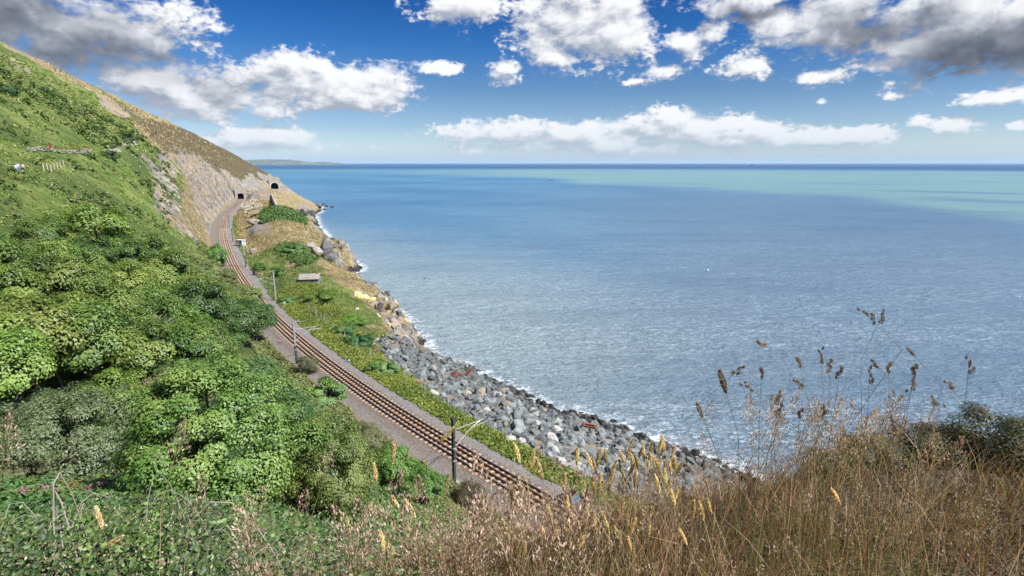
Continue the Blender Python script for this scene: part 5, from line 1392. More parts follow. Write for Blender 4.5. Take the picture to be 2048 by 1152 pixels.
def build_boulders():
    rng = np.random.default_rng(55)
    shapes = [hull_mesh('boulder', rng, 17 + i % 5, (1.0 * rng.uniform(.9, 1.35), 1.0 * rng.uniform(.75, 1.0), .80 * rng.uniform(.75, 1.05)), [M_BLUE]) for i in range(16)]
    kinds = {}
    for nm, mt in (('blue', M_BLUE), ('pale', M_PALE), ('tan', M_TAN), ('rust', M_RUSTROCK)):
        l = []
        for me in shapes:
            q = me if nm == 'blue' else me.copy()
            if nm != 'blue': q.materials.clear(); q.materials.append(mt)
            l.append(q)
        kinds[nm] = l
    st_ = [S_CAM - 26, S_CAM, Y(46), Y(62), Y(71), Y(80), Y(88), Y(95)]
    top = [8.4, 8.2, 7.4, 8.2, 9.8, 13, 19, 24]; bot = [37, 36.5, 36.2, 34, 31.5, 32.5, 30.5, 29]
    cand = []
    for layer, (gap, lift, s0, s1) in enumerate([(1.08, -.05, .8, 1.6), (1.55, .38, .85, 1.9)]):
        for s in np.arange(S_CAM - 26, Y(95), gap):
            a, b = np.interp(s, st_, top), np.interp(s, st_, bot)
            for t in np.arange(a, b + .8, gap):
                ss, tt = s + rng.uniform(-.5, .5) * gap, t + rng.uniform(-.5, .5) * gap
                if layer and rng.random() < .35: continue
                x, y = xy_of(ss, tt)
                z = float(height_st([ss], [tt])[0])
                sz = rng.uniform(s0, s1) * (1.0 + .35 * (rng.random() < .12)) * (.8 if tt < a + 1.2 else 1)
                cand.append((x, y, max(z, -.5) + lift * rng.uniform(.5, 1.2), sz, tt - a, b - tt, rng.random(), rng.uniform(0, 6.28), rng.uniform(-.5, .5), rng.uniform(-.5, .5), int(rng.integers(16))))
    V = np.array([c[:3] for c in cand]); u, v = project(V)
    dep = V[:, 1] * _cp + (CAMZ - V[:, 2]) * _sp
    px = np.array([c[3] for c in cand]) * 1100 / dep
    score = np.where((u > 770) & (u < 1420) & (v < 985) & (v > 690), px, 0)
    # the line where the near grass hides the lower end of the bank
    score = np.where(v > 920 + (1400 - u) * .22, 0, score)
    order = np.argsort(-score)
    solo = set(order[:300].tolist())
    rest = []
    for i, c in enumerate(cand):
        x, y, z, sz, da, db, q, rz, rx, ry, k = c
        kd = 'blue' if q < .86 else 'pale' if q < .955 else 'tan' if q < .993 else 'rust'
        if i in solo:
            o = obj('boulder', kinds[kd][k], None, (x, y, z))
            o.rotation_euler = (rx, ry, rz); o.scale = (sz, sz, sz)
            tag(o, {'blue': 'blue-grey angular boulder in the rock bank between the railway and the sea', 'pale': 'pale grey boulder among the darker ones in the rock bank',
                    'tan': 'tan boulder among the grey ones in the rock bank', 'rust': 'rust coloured boulder among the grey ones in the rock bank'}[kd], 'boulder',
                {'blue': 'blue-grey boulders of the sea defence', 'pale': 'pale boulders of the sea defence', 'tan': 'tan boulders of the sea defence', 'rust': 'rusty boulders of the sea defence'}[kd])
        else:
            rest.append((kinds[kd][k], Matrix.Translation((x, y, z)) @ Matrix.Rotation(rz, 4, 'Z') @ Matrix.Rotation(ry, 4, 'Y') @ Matrix.Rotation(rx, 4, 'X') @ Matrix.Scale(sz, 4), ('blue', 'pale', 'tan', 'rust').index(kd)))
    bm = bmesh.new()
    for me, M, mi in rest:
        n0 = len(bm.verts); f0 = len(bm.faces)
        bm.from_mesh(me)
        bm.verts.ensure_lookup_table(); bm.faces.ensure_lookup_table()
        for vv in bm.verts[n0:]: vv.co = M @ vv.co
        for f in bm.faces[f0:]: f.material_index = mi
    me = bpy.data.meshes.new('rubble'); bm.to_mesh(me); bm.free()
    for mt in (M_BLUE, M_PALE, M_TAN, M_RUSTROCK): me.materials.append(mt)
    tag(obj('rubble', me), 'smaller and half hidden stones filling the rock bank', 'boulders', kind='stuff')
build_boulders()

# --- rocks of the shore and the headland
def outcrop(name, label, cat, mat, u, v, w, h, D=None, rng_seed=0, n=26, deep=1.0, z=None, rot=0.0, group=None):
    P = hit(u, v, 20) if D is None else np.array([ray(u, v)[0] / ray(u, v)[1] * D, D, CAMZ + ray(u, v)[2] / ray(u, v)[1] * D])
    if z is not None: P = at_z(u, v, z)
    dep = P[1] * _cp + (CAMZ - P[2]) * _sp
    W, H = w * dep / 1100, h * dep / 1100
    me = hull_mesh(name, np.random.default_rng(rng_seed), n, (W * 1.05, W * deep, H * 1.3), [mat])
    o = obj(name, me, None, (P[0], P[1] + W * deep * .25, P[2] + H * .38)); o.rotation_euler = (0, rot, random.uniform(-.3, .3))
    return tag(o, label, cat, group)
rocks = [
    ('shore_rock', 'ochre capped rock at the edge of the grassy ridge above the sea', M_TAN, 786, 628, 30, 30, 101, .8),
    ('shore_rock', 'tall dark slab leaning out over the water beside the ochre capped rock', M_DARKCLIFF, 799, 662, 20, 56, 102, .9),
    ('shore_rock', 'pale block below the ochre capped rock', M_CLIFF, 780, 655, 42, 26, 103, .8),
    ('shore_rock', 'pale flat block left of the dark slab', M_CLIFF, 766, 650, 30, 18, 104, .8),
    ('shore_rock', 'bright orange rock below the pale block', M_ORANGE, 778, 678, 40, 26, 105, .8),
    ('shore_rock', 'orange stained rock near the waterline', M_ORANGE, 796, 696, 36, 20, 106, .8),
    ('shore_rock', 'lowest orange rock where the boulders begin', M_ORANGE, 800, 712, 40, 20, 107, .9),
    ('shore_rock', 'cream rock at the water beside the orange ones', M_CLIFF, 806, 690, 22, 18, 108, .8),
    ('shore_rock', 'grey rock at the top of the orange rock face', M_CLIFF, 762, 620, 22, 20, 109, .8),
    ('promontory_rock', 'black and white streaked rock face at the tip of the middle promontory', M_DARKCLIFF, 652, 520, 34, 46, 110, .8),
    ('promontory_rock', 'seaward black buttress of the middle promontory', M_DARKCLIFF, 664, 524, 20, 36, 111, .9),
    ('promontory_rock', 'pale broken rock left of the black buttress', M_CLIFF, 632, 512, 30, 22, 112, .8),
    ('promontory_rock', 'grey rock shelf inland of the streaked rock face', M_CLIFF, 620, 498, 24, 16, 113, .8),
    ('headland_rock', 'brown rock toe of the far headland beside the round green knoll', M_DARKCLIFF, 622, 432, 22, 14, 114, .9),
    ('headland_rock', 'dark rock at the foot of the far headland', M_DARKCLIFF, 606, 430, 24, 14, 115, .9),
    ('headland_rock', 'outermost dark rock of the far headland', M_DARKCLIFF, 636, 414, 18, 9, 116, .9),
    ('trackside_rock', 'grey craggy rock beside the track, left of the round green knoll', M_CLIFF, 505, 452, 40, 16, 117, .7),
    ('trackside_rock', 'brown craggy rock between the track and the round green knoll', M_TAN, 512, 432, 36, 12, 118, .7),
    ('trackside_rock', 'low grey rock step below the brown slope beside the graffiti hut', M_CLIFF, 507, 508, 18, 12, 119, .7),
]
FIXD = {101: 117, 102: 118, 103: 113, 104: 110, 105: 108, 106: 105, 107: 101, 108: 107, 109: 112}
for nm, lab, mt, u, v, w, h, sd_, dp in rocks:
    outcrop(nm, lab, 'rock', mt, u, v, w, h, D=FIXD.get(sd_), rng_seed=sd_, deep=dp, n=13 if sd_ < 110 else 18)
def rock_scatter():
    rng = np.random.default_rng(66)
    shp = {m.name: [hull_mesh('shore_rock', rng, 11, (1.2, .9, .9), [m]) for _ in range(4)] for m in (M_CLIFF, M_DARKCLIFF, M_TAN, M_ORANGE)}
    for (s0, s1, t0, t1, cnt, sz0, sz1, mix, lab, grp) in (
            (Y(84), Y(109), 20.5, 32, 95, .9, 3.2, ('cliff_rock', 'cliff_rock', 'boulder_tan', 'cliff_orange'), 'broken pale and ochre rock at the seaward foot of the grassy ridge', 'broken rocks at the foot of the ridge'),
            (Y(107), Y(128), 27, 34, 26, .9, 2.4, ('cliff_rock', 'cliff_dark', 'cliff_dark'), 'broken grey rock at the waterline behind the dark slab', 'waterline rocks behind the dark slab'),
            (Y(180), Y(215), 34, 44, 26, 1.4, 4.0, ('cliff_dark', 'cliff_dark', 'cliff_rock'), 'jagged grey rock on the middle promontory', 'rocks of the middle promontory'),
            (Y(255), Y(420), 36, 50, 30, 1.4, 4.2, ('cliff_dark', 'cliff_rock', 'cliff_dark'), 'dark rock along the shore of the far headland', 'shore rocks of the far headland'),
            (Y(280), Y(345), 7, 16, 22, 1.0, 2.8, ('cliff_rock', 'boulder_tan'), 'craggy rock between the track and the far headland', 'craggy rocks beyond the green knoll')):
        for _ in range(cnt):
            s = rng.uniform(s0, s1); t = rng.uniform(t0, t1); x, y = xy_of(s, t); z = float(height_st([s], [t])[0])
            if z < -.8: continue
            me = shp[mix[rng.integers(len(mix))]][rng.integers(4)]
            o = obj('shore_rock', me, None, (float(x), float(y), z + .1)); k = rng.uniform(sz0, sz1)
            o.scale = (k, k * rng.uniform(.6, 1), k * rng.uniform(.6, 1.7)); o.rotation_euler = (rng.uniform(-.4, .4), rng.uniform(-.5, .5), rng.uniform(0, 6.28))
            tag(o, lab, 'rock', grp)
rock_scatter()
def cliff_ledges():
    rng = np.random.default_rng(91)
    shp = hull_mesh('ledge', rng, 14, (1, 1, 1), [M_CLIFF])
    bm = bmesh.new()
    n = 0
    for _ in range(1500):
        s = rng.uniform(Y(168), S_PORTAL + 40); t = rng.uniform(-19, -5.6) if s < S_PORTAL - 2 else rng.uniform(-14, 26)
        if s > S_PORTAL - 4 and (abs(t) < 5 or abs(t - 28) < 7): continue
        if sample(ROCK, s, t)[0] < .45 or perlin(np.array([s / 9.0]), np.array([t / 6.0]))[0] < -.05: continue
        x, y = xy_of(s, t); z = float(height_st([s], [t])[0])
        tx, ty = float(np.interp(s, S_ALL, TX)), float(np.interp(s, S_ALL, TY)); nx, ny = float(np.interp(s, S_ALL, NX)), float(np.interp(s, S_ALL, NY))
        dz = float(height_st([s], [t - 1.5])[0]) - float(height_st([s], [t + 1.5])[0])
        down = Vector((nx * 3 - tx * 1.6, ny * 3 - ty * 1.6, -dz)).normalized()          # beds dip towards the track and the viewer
        out = Vector((nx * dz, ny * dz, 3)).normalized()
        side = down.cross(out).normalized(); out = side.cross(down)
        L, W, H = rng.uniform(1.5, 5.5), rng.uniform(.35, 1.0), rng.uniform(.5, 1.5)
        M = Matrix(((down.x * L, side.x * W, out.x * H, x), (down.y * L, side.y * W, out.y * H, y), (down.z * L, side.z * W, out.z * H, z), (0, 0, 0, 1)))
        n0 = len(bm.verts); bm.from_mesh(shp); bm.verts.ensure_lookup_table()
        for vv in bm.verts[n0:]: vv.co = M @ vv.co
    bmesh.ops.recalc_face_normals(bm, faces=bm.faces)
    me = bpy.data.meshes.new('cliff_ledges'); bm.to_mesh(me); bm.free(); me.materials.append(M_CLIFF)
    tag(obj('cliff_ledges', me), 'slanting grey rock ledges of the cutting above the track', 'ledges', kind='stuff')
cliff_ledges()
for i, (u, v, w, h, lab) in enumerate([(646, 409, 7, 3, 'innermost of the dark rocks awash off the far headland'), (652, 413, 8, 3, 'second dark rock awash off the far headland'), (664, 415, 9, 4, 'outermost dark rock awash off the far headland'),
                                (648, 420, 8, 3, 'nearest of the dark rocks awash off the far headland'), (849, 558, 4, 2, 'small dark rock awash off the grassy ridge')]):
    outcrop('sea_rock', lab, 'rock', M_DARKCLIFF, u, v, w, h, rng_seed=130 + i, z=.1)
outcrop('pale_slab', 'large pale flat stone at the top of the boulders beside the pink flowers', 'boulder', M_PALE, 1020, 885, 26, 12, rng_seed=140)

def rusty_scrap():
    m = plain('scrap_rust', (.26, .085, .045), .8, .2, .4, 5)
    P = hit(942, 758, 20); t = thing('rusty_scrap', 'bent rusty red sheet of iron lying on the boulders near the water', 'scrap metal', (P[0], P[1], P[2] + .9), .5)
    mb = MB(); mb.box((-.55, 0, .35), (1.3, 1.1, .05), rot=Matrix.Rotation(-.75, 3, 'Y')); mb.build('left_sheet', m, t)
    mb = MB(); mb.box((.50, 0, .30), (1.2, 1.1, .05), rot=Matrix.Rotation(.85, 3, 'Y')); mb.build('right_sheet', m, t)
    P = hit(1178, 868, 20); t = thing('rusty_scrap', 'orange rusty iron frame half buried in the boulders near the lower shore', 'scrap metal', (P[0], P[1], P[2] + .9), -.4)
    mb = MB(); mb.box((0, 0, .1), (1.8, .12, .22)); mb.box((.1, .5, .15), (1.7, .12, .22)); mb.build('beam', m, t)
    mb = MB(); mb.box((-.8, .25, .2), (.12, .7, .3)); mb.box((.75, .25, .15), (.12, .7, .3)); mb.build('cross_piece', m, t)
rusty_scrap()

# ------------------------------------------------------------------ catenary masts
M_STEEL = plain('mast_grey', (.27, .285, .30), .55, .3, .25, 3)
M_STEEL_DK = plain('mast_dark', (.045, .047, .05), .6, .2, .3, 3)
M_PALEFIT = plain('fitting_pale', (.36, .38, .40), .45, .2, .1, 5)
M_CONC = plain('concrete', (.36, .34, .31), .9, 0, .25, 3, .02)
def mast(u, v, label, side, dark_part, h=6.1, near=False, pos=None):
    p = at_z(u, v, TZ) if pos is None else pos
    s, t = st_of(p[0], p[1]); s, t = float(s[0]), float(t[0])
    nx, ny = float(np.interp(s, S_ALL, NX)), float(np.interp(s, S_ALL, NY))
    rz = math.atan2(ny, nx)                                    # local +X points out to sea, across the track
    root = thing('catenary_mast', label, 'mast', (p[0], p[1], TZ), rz, 'masts of the overhead line')
    a = -side                                                 # arm direction in local x
    def pillar(name, z0, z1, mat, w):
        mb = MB()
        if near:
            for yy in (-.11, .11): mb.box((0, yy, (z0 + z1) / 2), (.20, .06, z1 - z0))
            for z in np.arange(z0 + .3, z1, .6): mb.box((0, 0, z), (.12, .20, .08))
        else:
            mb.box((0, -w / 2, (z0 + z1) / 2), (w, .025, z1 - z0)); mb.box((0, w / 2, (z0 + z1) / 2), (w, .025, z1 - z0)); mb.box((0, 0, (z0 + z1) / 2), (.02, w - .03, z1 - z0))
        mb.build(name, mat, root)
    w = .24
    if dark_part > 0: pillar('post_base', -.4, h * dark_part, M_STEEL_DK, w + .006)
    if dark_part < 1: pillar('post', h * dark_part if dark_part > 0 else -.4, h, M_STEEL, w)
    mb = MB(); mb.box((0, 0, -.1), (.8, .8, .5), taper=.85); mb.build('footing', M_CONC, root)
    mb = MB(); mb.box((0, 0, h + .02), (.32, .36, .05)); mb.tube([(0, 0, h), (0, 0, h + .28)], .035, 6); mb.build('cap', M_STEEL_DK if near else M_STEEL, root)
    for z in (h * .36, h * .55):
        mb = MB(); mb.box((0, 0, z), (.30, .40, .07)); mb.build('band', M_PALEFIT, root)
    reach = abs(t) + .3
    e1 = (a * reach, 0, h * .80); e2 = (a * reach, 0, h * .74)
    mb = MB(); mb.tube([(a * .14, 0, h * .82), (a * .55, 0, h * .815), e1], .024, 6)
    mb.tube([(a * .14, 0, h * .56), (a * reach * .62, 0, h * .76), (a * reach * .9, 0, h * .80)], .024, 6)
    mb.build('cantilever', M_PALEFIT, root)
    mb = MB(); mb.tube([(a * reach * .55, 0, h * .735), (a * reach * .8, 0, h * .75), (a * (reach + .5), 0, h * .74)], .022, 5); mb.build('registration_arm', M_PALEFIT, root)
    for z in (h * .82, h * .58):
        mb = MB()
        for k in range(4): mb.tube([(a * (.20 + .07 * k), 0, z + .0), (a * (.235 + .07 * k), 0, z)], .075, 8)
        mb.build('insulator', M_PALEFIT, root)
    if not near:
        mb = MB(); mb.box((a * .35 if side < 0 else a * .35, 0, h - .06), (.95, .07, .09)); mb.build('top_arm', M_STEEL, root)
    return root, s, t
MASTS = [mast(909, 966.7, 'nearest mast, dark double post standing in front of the track', -1, 1.0, 6.1, True),
         mast(594, 730, 'second mast, grey with a dark foot, left of the ballast beside the wood', -1, .45, 6.2),
         mast(552, 603, 'third mast, pale grey, on the seaward side before the ruined hut', 1, .0, 6.2),
         mast(492, 536, 'fourth mast, on the seaward side right of the graffiti hut', 1, .5, 6.4),
         mast(466, 485, 'fifth mast, thin, just left of the graffiti hut', 1, .8, 6.2),
         mast(459, 456, 'sixth mast, small and dark on the bend', 1, .9, 6.0),
         mast(467.5, 434, 'farthest mast, whitish, near the tunnel', 1, .0, 5.0)]
def wires():
    root = thing('overhead_wires', 'thin overhead wires strung above the railway track', 'wires', (0, 0, 0))
    s = np.arange(S_CAM - 50, S_PORTAL + 5, 4.0)
    x, y = xy_of(s, s * 0)
    ms = np.array([q[1] for q in MASTS])
    gaps = np.interp(s, np.sort(ms), np.arange(len(ms)) * 1.0)
    sag = np.sin(np.pi * (gaps % 1)) * .5
    mb = MB(); mb.tube([(a, b, TZ + 4.45) for a, b in zip(x, y)], .013, 3, False); mb.build('contact_wire', M_STEEL_DK, root)
    mb = MB(); mb.tube([(a, b, TZ + 5.1 - c) for a, b, c in zip(x, y, sag)], .011, 3, False); mb.build('carrier_wire', M_STEEL_DK, root)
wires()

# ------------------------------------------------------------------ fences
M_POST = plain('fence_post_grey', (.30, .30, .28), .85, 0, .3, 6)
M_WOODPOST = plain('fence_post_wood', (.42, .37, .29), .9, 0, .3, 6)
def fence(name, label, pts, h, w, mat, wires_z, board=None):
    root = thing(name, label, 'fence', tuple(pts[0]))
    o = Vector(pts[0])
    mb = MB(); mb.box((0, 0, h / 2 - .1), (w, w, h + .2), taper=.8)
    me = mesh_from('post', mb.v, mb.f, mat)
    for p in pts:
        q = obj('post', me, root, Vector(p) - o, random.uniform(0, 1)); q.rotation_euler[0] = random.uniform(-.06, .06)
    for z in wires_z:
        mb = MB(); mb.tube([tuple(Vector(p) - o + Vector((0, 0, z))) for p in pts], .010 if board is None else board, 4); mb.build('wire' if board is None else 'rail', mat if board else M_STEEL, root)
def line_on_land(s0, s1, step, t0, t1):
    out = []
    for s in np.arange(s0, s1, step):
        t = t0 + (t1 - t0) * (s - s0) / (s1 - s0)
        x, y = xy_of(s, t); out.append((float(x), float(y), float(height_st([s], [t])[0])))
    return out
fence('bank_fence', 'wire fence with thin grey posts along the seaward bank beside the track', line_on_land(S_CAM - 16, Y(104), 5.2, 5.4, 7.0), 1.35, .09, M_POST, (.5, 1.15))
PTS = [hit(u, v, 40) for u, v in ((88, 341), (96, 341), (103, 343), (110, 340), (116, 339), (122, 336), (128, 333))]
fence('path_fence', 'short row of pale wooden fence posts along the cliff path', PTS, 1.5, .16, M_WOODPOST, (.9,))
PTS = [hit(u, v, 40) for u, v in ((351, 303), (358, 305), (365, 307), (373, 309), (382, 311), (390, 313))]
fence('path_railing', 'pale railing on the hill path above the rock cutting', PTS, 2.6, .22, M_POST, (1.2, 2.3), .06)

# ------------------------------------------------------------------ hill path and its wall
def hill_path():
    m = plain('path_stone', (.20, .185, .16), .9, 0, .4, 2, .05)
    px = [(275, 286), (262, 290), (248, 294), (236, 298), (222, 301), (214, 304), (222, 310), (228, 316)]
    C = [hit(u, v, 40) for u, v in px]
    V = []; F = []
    for i, c in enumerate(C):
        d = Vector(C[min(i + 1, len(C) - 1)]) - Vector(C[max(i - 1, 0)]); d.z = 0; d.normalize()
        n = Vector((-d.y, d.x, 0)) * (1.0 + .3 * math.sin(i * 2.1))
        for q in (-1, -.4, .4, 1):
            p = Vector(c) + n * q; V.append((p.x, p.y, ground(p.x, p.y) + .35 - .15 * abs(q)))
    for i in range(len(C) - 1):
        for k in range(3): F.append((i * 4 + k, i * 4 + k + 1, i * 4 + 5 + k, i * 4 + 4 + k))
    tag(obj('footpath', mesh_from('footpath', V, F, m, True)), kind='structure')
    root = None
    px = [(56, 304), (75, 303), (95, 303.5), (110, 305), (125, 308), (140, 309), (155, 308), (170, 307), (185, 305)]
    C = [Vector(hit(u, v, 40)) for u, v in px]
    root = thing('stone_wall', 'low pale dry stone wall across the hillside below dark red flowers', 'wall', tuple(C[0]))
    rs = random.Random(3); k = 0
    rng = np.random.default_rng(8)
    wm = rock_material('wall_stone', (.15, .145, .135), (.27, .26, .24), wet=False)
    shp = [hull_mesh('stone', rng, 12, (.9, .7, .55), [wm]) for _ in range(4)]
    for a, b in zip(C[:-1], C[1:]):
        L = (b - a).length; n = int(L / .85)
        for i in range(n):
            for row in range(2):
                p = a.lerp(b, (i + .5 * row) / n)
                o = obj('stone', shp[k % 4], root, (p.x - C[0].x, p.y - C[0].y, ground(p.x, p.y) + .3 + .55 * row - C[0].z), rs.uniform(0, 3)); k += 1
                o.scale = [rs.uniform(.8, 1.3)] * 3
hill_path()

# ------------------------------------------------------------------ tunnels
M_STONE = plain('tunnel_stone', (.26, .245, .225), .9, 0, .35, 1.2, .06)
M_RING = plain('tunnel_ring', (.42, .40, .37), .85, 0, .2, 2, .03)
M_BORE = plain('tunnel_bore', (.025, .023, .022), .95, 0, .2, 1)
def portal(name, label, s, t, z0, half, spring, rise, fw, fh, ring):
    x, y = xy_of(s, t); tx, ty = float(np.interp(s, S_ALL, TX)), float(np.interp(s, S_ALL, TY))
    rz = math.atan2(ty, tx) - math.pi / 2
    root = thing(name, label, 'tunnel', (float(x), float(y), z0), rz)      # local +Y runs into the hill, +X out to sea
    def arch(hw, sp, ri, n=14):
        return [(-hw, -.6)] + [(-hw * math.cos(math.pi * k / n), sp + ri * math.sin(math.pi * k / n)) for k in range(n + 1)] + [(hw, -.6)]
    A = arch(half, spring, rise); n = len(A)
    O = []
    for i, (px_, pz) in enumerate(A):
        if i == 0: O.append((-fw, -.6))
        elif i == n - 1: O.append((fw, -.6))
        else:
            q = math.pi * (i - 1) / (n - 3); c, si = -math.cos(q), math.sin(q)
            k = min(fw / max(abs(c), 1e-6), (fh - spring) / max(si, 1e-6)); O.append((c * k, spring + si * k if si > 1e-3 else spring))
    d = .9
    V = [(a, -.25, b) for a, b in A] + [(a, -.25, b) for a, b in O] + [(a, d, b) for a, b in O]
    F = [(i, i + 1, n + i + 1, n + i) for i in range(n - 1)] + [(n + i, n + i + 1, 2 * n + i + 1, 2 * n + i) for i in range(n - 1)]
    obj('facing', mesh_from('facing', V, F, M_STONE), root)
    B = arch(half + ring, spring, rise + ring)
    V = [(a, -.42, b) for a, b in A] + [(a, -.42, b) for a, b in B] + [(a, .1, b) for a, b in A] + [(a, -.252, b) for a, b in B]
    F = [(i, i + 1, n + i + 1, n + i) for i in range(n - 1)] + [(n + i, n + i + 1, 3 * n + i + 1, 3 * n + i) for i in range(n - 1)] + [(i + 1, i, 2 * n + i, 2 * n + i + 1) for i in range(n - 1)]
    obj('arch_ring', mesh_from('arch_ring', V, F, M_RING), root)
    V = [(a, .1, b) for a, b in A] + [(a, 26, b) for a, b in A]
    F = [(i, n + i, n + i + 1, i + 1) for i in range(n - 1)] + [tuple(range(n, 2 * n))]
    obj('bore', mesh_from('bore', V, F, M_BORE), root)
portal('tunnel_mouth', 'small dark tunnel mouth where the railway track enters the hill', S_PORTAL - .9, 0, TZ, 2.15, 3.6, 1.1, 3.9, 8.3, .18)
portal('tunnel_mouth', 'larger disused tunnel arch with a pale stone ring, seaward of the track', S_PORTAL + 32.0, 28.0, 17.6, 3.0, 2.5, 3.0, 4.4, 10.2, .55)

def revetment():
    rng = np.random.default_rng(12)
    poly_ = [(478, 415), (488, 404), (506, 398), (519, 401), (527, 412), (506, 420), (490, 420)]
    Q = []
    while len(Q) < 420:
        u, v = rng.uniform(476, 528), rng.uniform(397, 421)
        if inside(poly_, np.array([u]), np.array([v]))[0]: Q.append(hit(u, v, 60))
    shp = hull_mesh('pitching', rng, 10, (1, 1, .7), [M_PALE])
    bm = bmesh.new()
    for p in Q:
        n0 = len(bm.verts); bm.from_mesh(shp); bm.verts.ensure_lookup_table()
        M = Matrix.Translation(tuple(p)) @ Matrix.Rotation(rng.uniform(0, 6), 4, 'Z') @ Matrix.Scale(rng.uniform(.7, 1.5), 4)
        for vv in bm.verts[n0:]: vv.co = M @ vv.co
    me = bpy.data.meshes.new('stone_pitching'); bm.to_mesh(me); bm.free()
    me.materials.append(rock_material('pitching_grey', (.22, .22, .215), (.38, .38, .37), wet=False))
    o = obj('stone_pitching', me)
    tag(o, 'grey stone pitched slope beside the track below the tunnels', 'stones', kind='stuff')
    a, b = Vector(hit(543, 392, 60)), Vector(hit(553, 417, 60))
    t = thing('retaining_wall', 'grey retaining wall running down from the disused tunnel', 'wall', tuple(a))
    L = b - a
    mb = MB(); V = []; 
    n = Vector((-L.y, L.x, 0)).normalized() * .6
    for k in range(5):
        p = L * (k / 4); g = ground(a.x + p.x, a.y + p.y) - a.z
        top = max(p.z, g) + 1.6
        V += [tuple(p + n + Vector((0, 0, -p.z + g - 2.5))), tuple(p - n + Vector((0, 0, -p.z + g - 2.5))), tuple(Vector((p.x, p.y, top)) + n * .8), tuple(Vector((p.x, p.y, top)) - n * .8)]
    F = []
    for k in range(4):
        i = k * 4; F += [(i, i + 4, i + 6, i + 2), (i + 1, i + 3, i + 7, i + 5), (i + 2, i + 6, i + 7, i + 3)]
    F += [(0, 2, 3, 1), (16, 17, 19, 18)]
    mb.add(V, F); mb.build('wall', M_STONE, t)
    mb = MB()
    for k in range(4):
        p, q = L * (k / 4), L * ((k + 1) / 4)
        z0 = max(p.z, ground(a.x + p.x, a.y + p.y) - a.z) + 1.72; z1 = max(q.z, ground(a.x + q.x, a.y + q.y) - a.z) + 1.72
        mb.tube([(p.x, p.y, z0), (q.x, q.y, z1)], .3, 4)
    mb.build('coping', M_RING, t)
revetment()

# ------------------------------------------------------------------ huts and trackside things
def graffiti_material():
    m, t, b = material('graffiti')
    tc = t.node('ShaderNodeTexCoord')
    vo = t.node('ShaderNodeTexVoronoi'); t.l.new(t.mapping(tc.outputs['Object'], scale=(1.6, 1.6, 2.4)), vo.inputs['Vector']); vo.inputs['Scale'].default_value = 1.7
    sp = t.node('ShaderNodeSeparateColor'); t.l.new(vo.outputs['Color'], sp.inputs[0])
    r = t.node('ShaderNodeValToRGB'); cr = r.color_ramp; cr.interpolation = 'CONSTANT'
    cr.elements[0].color = (.55, .57, .58, 1); cr.elements[1].position = .30; cr.elements[1].color = (.05, .16, .34, 1)
    for p, c in ((.45, (.62, .60, .52, 1)), (.62, (.55, .42, .10, 1)), (.75, (.05, .06, .07, 1)), (.86, (.42, .58, .62, 1))):
        e = cr.elements.new(p); e.color = c
    t.l.new(sp.outputs[0], r.inputs[0])
    t.l.new(r.outputs[0], b.inputs['Base Color']); b.inputs['Roughness'].default_value = .8
    return m
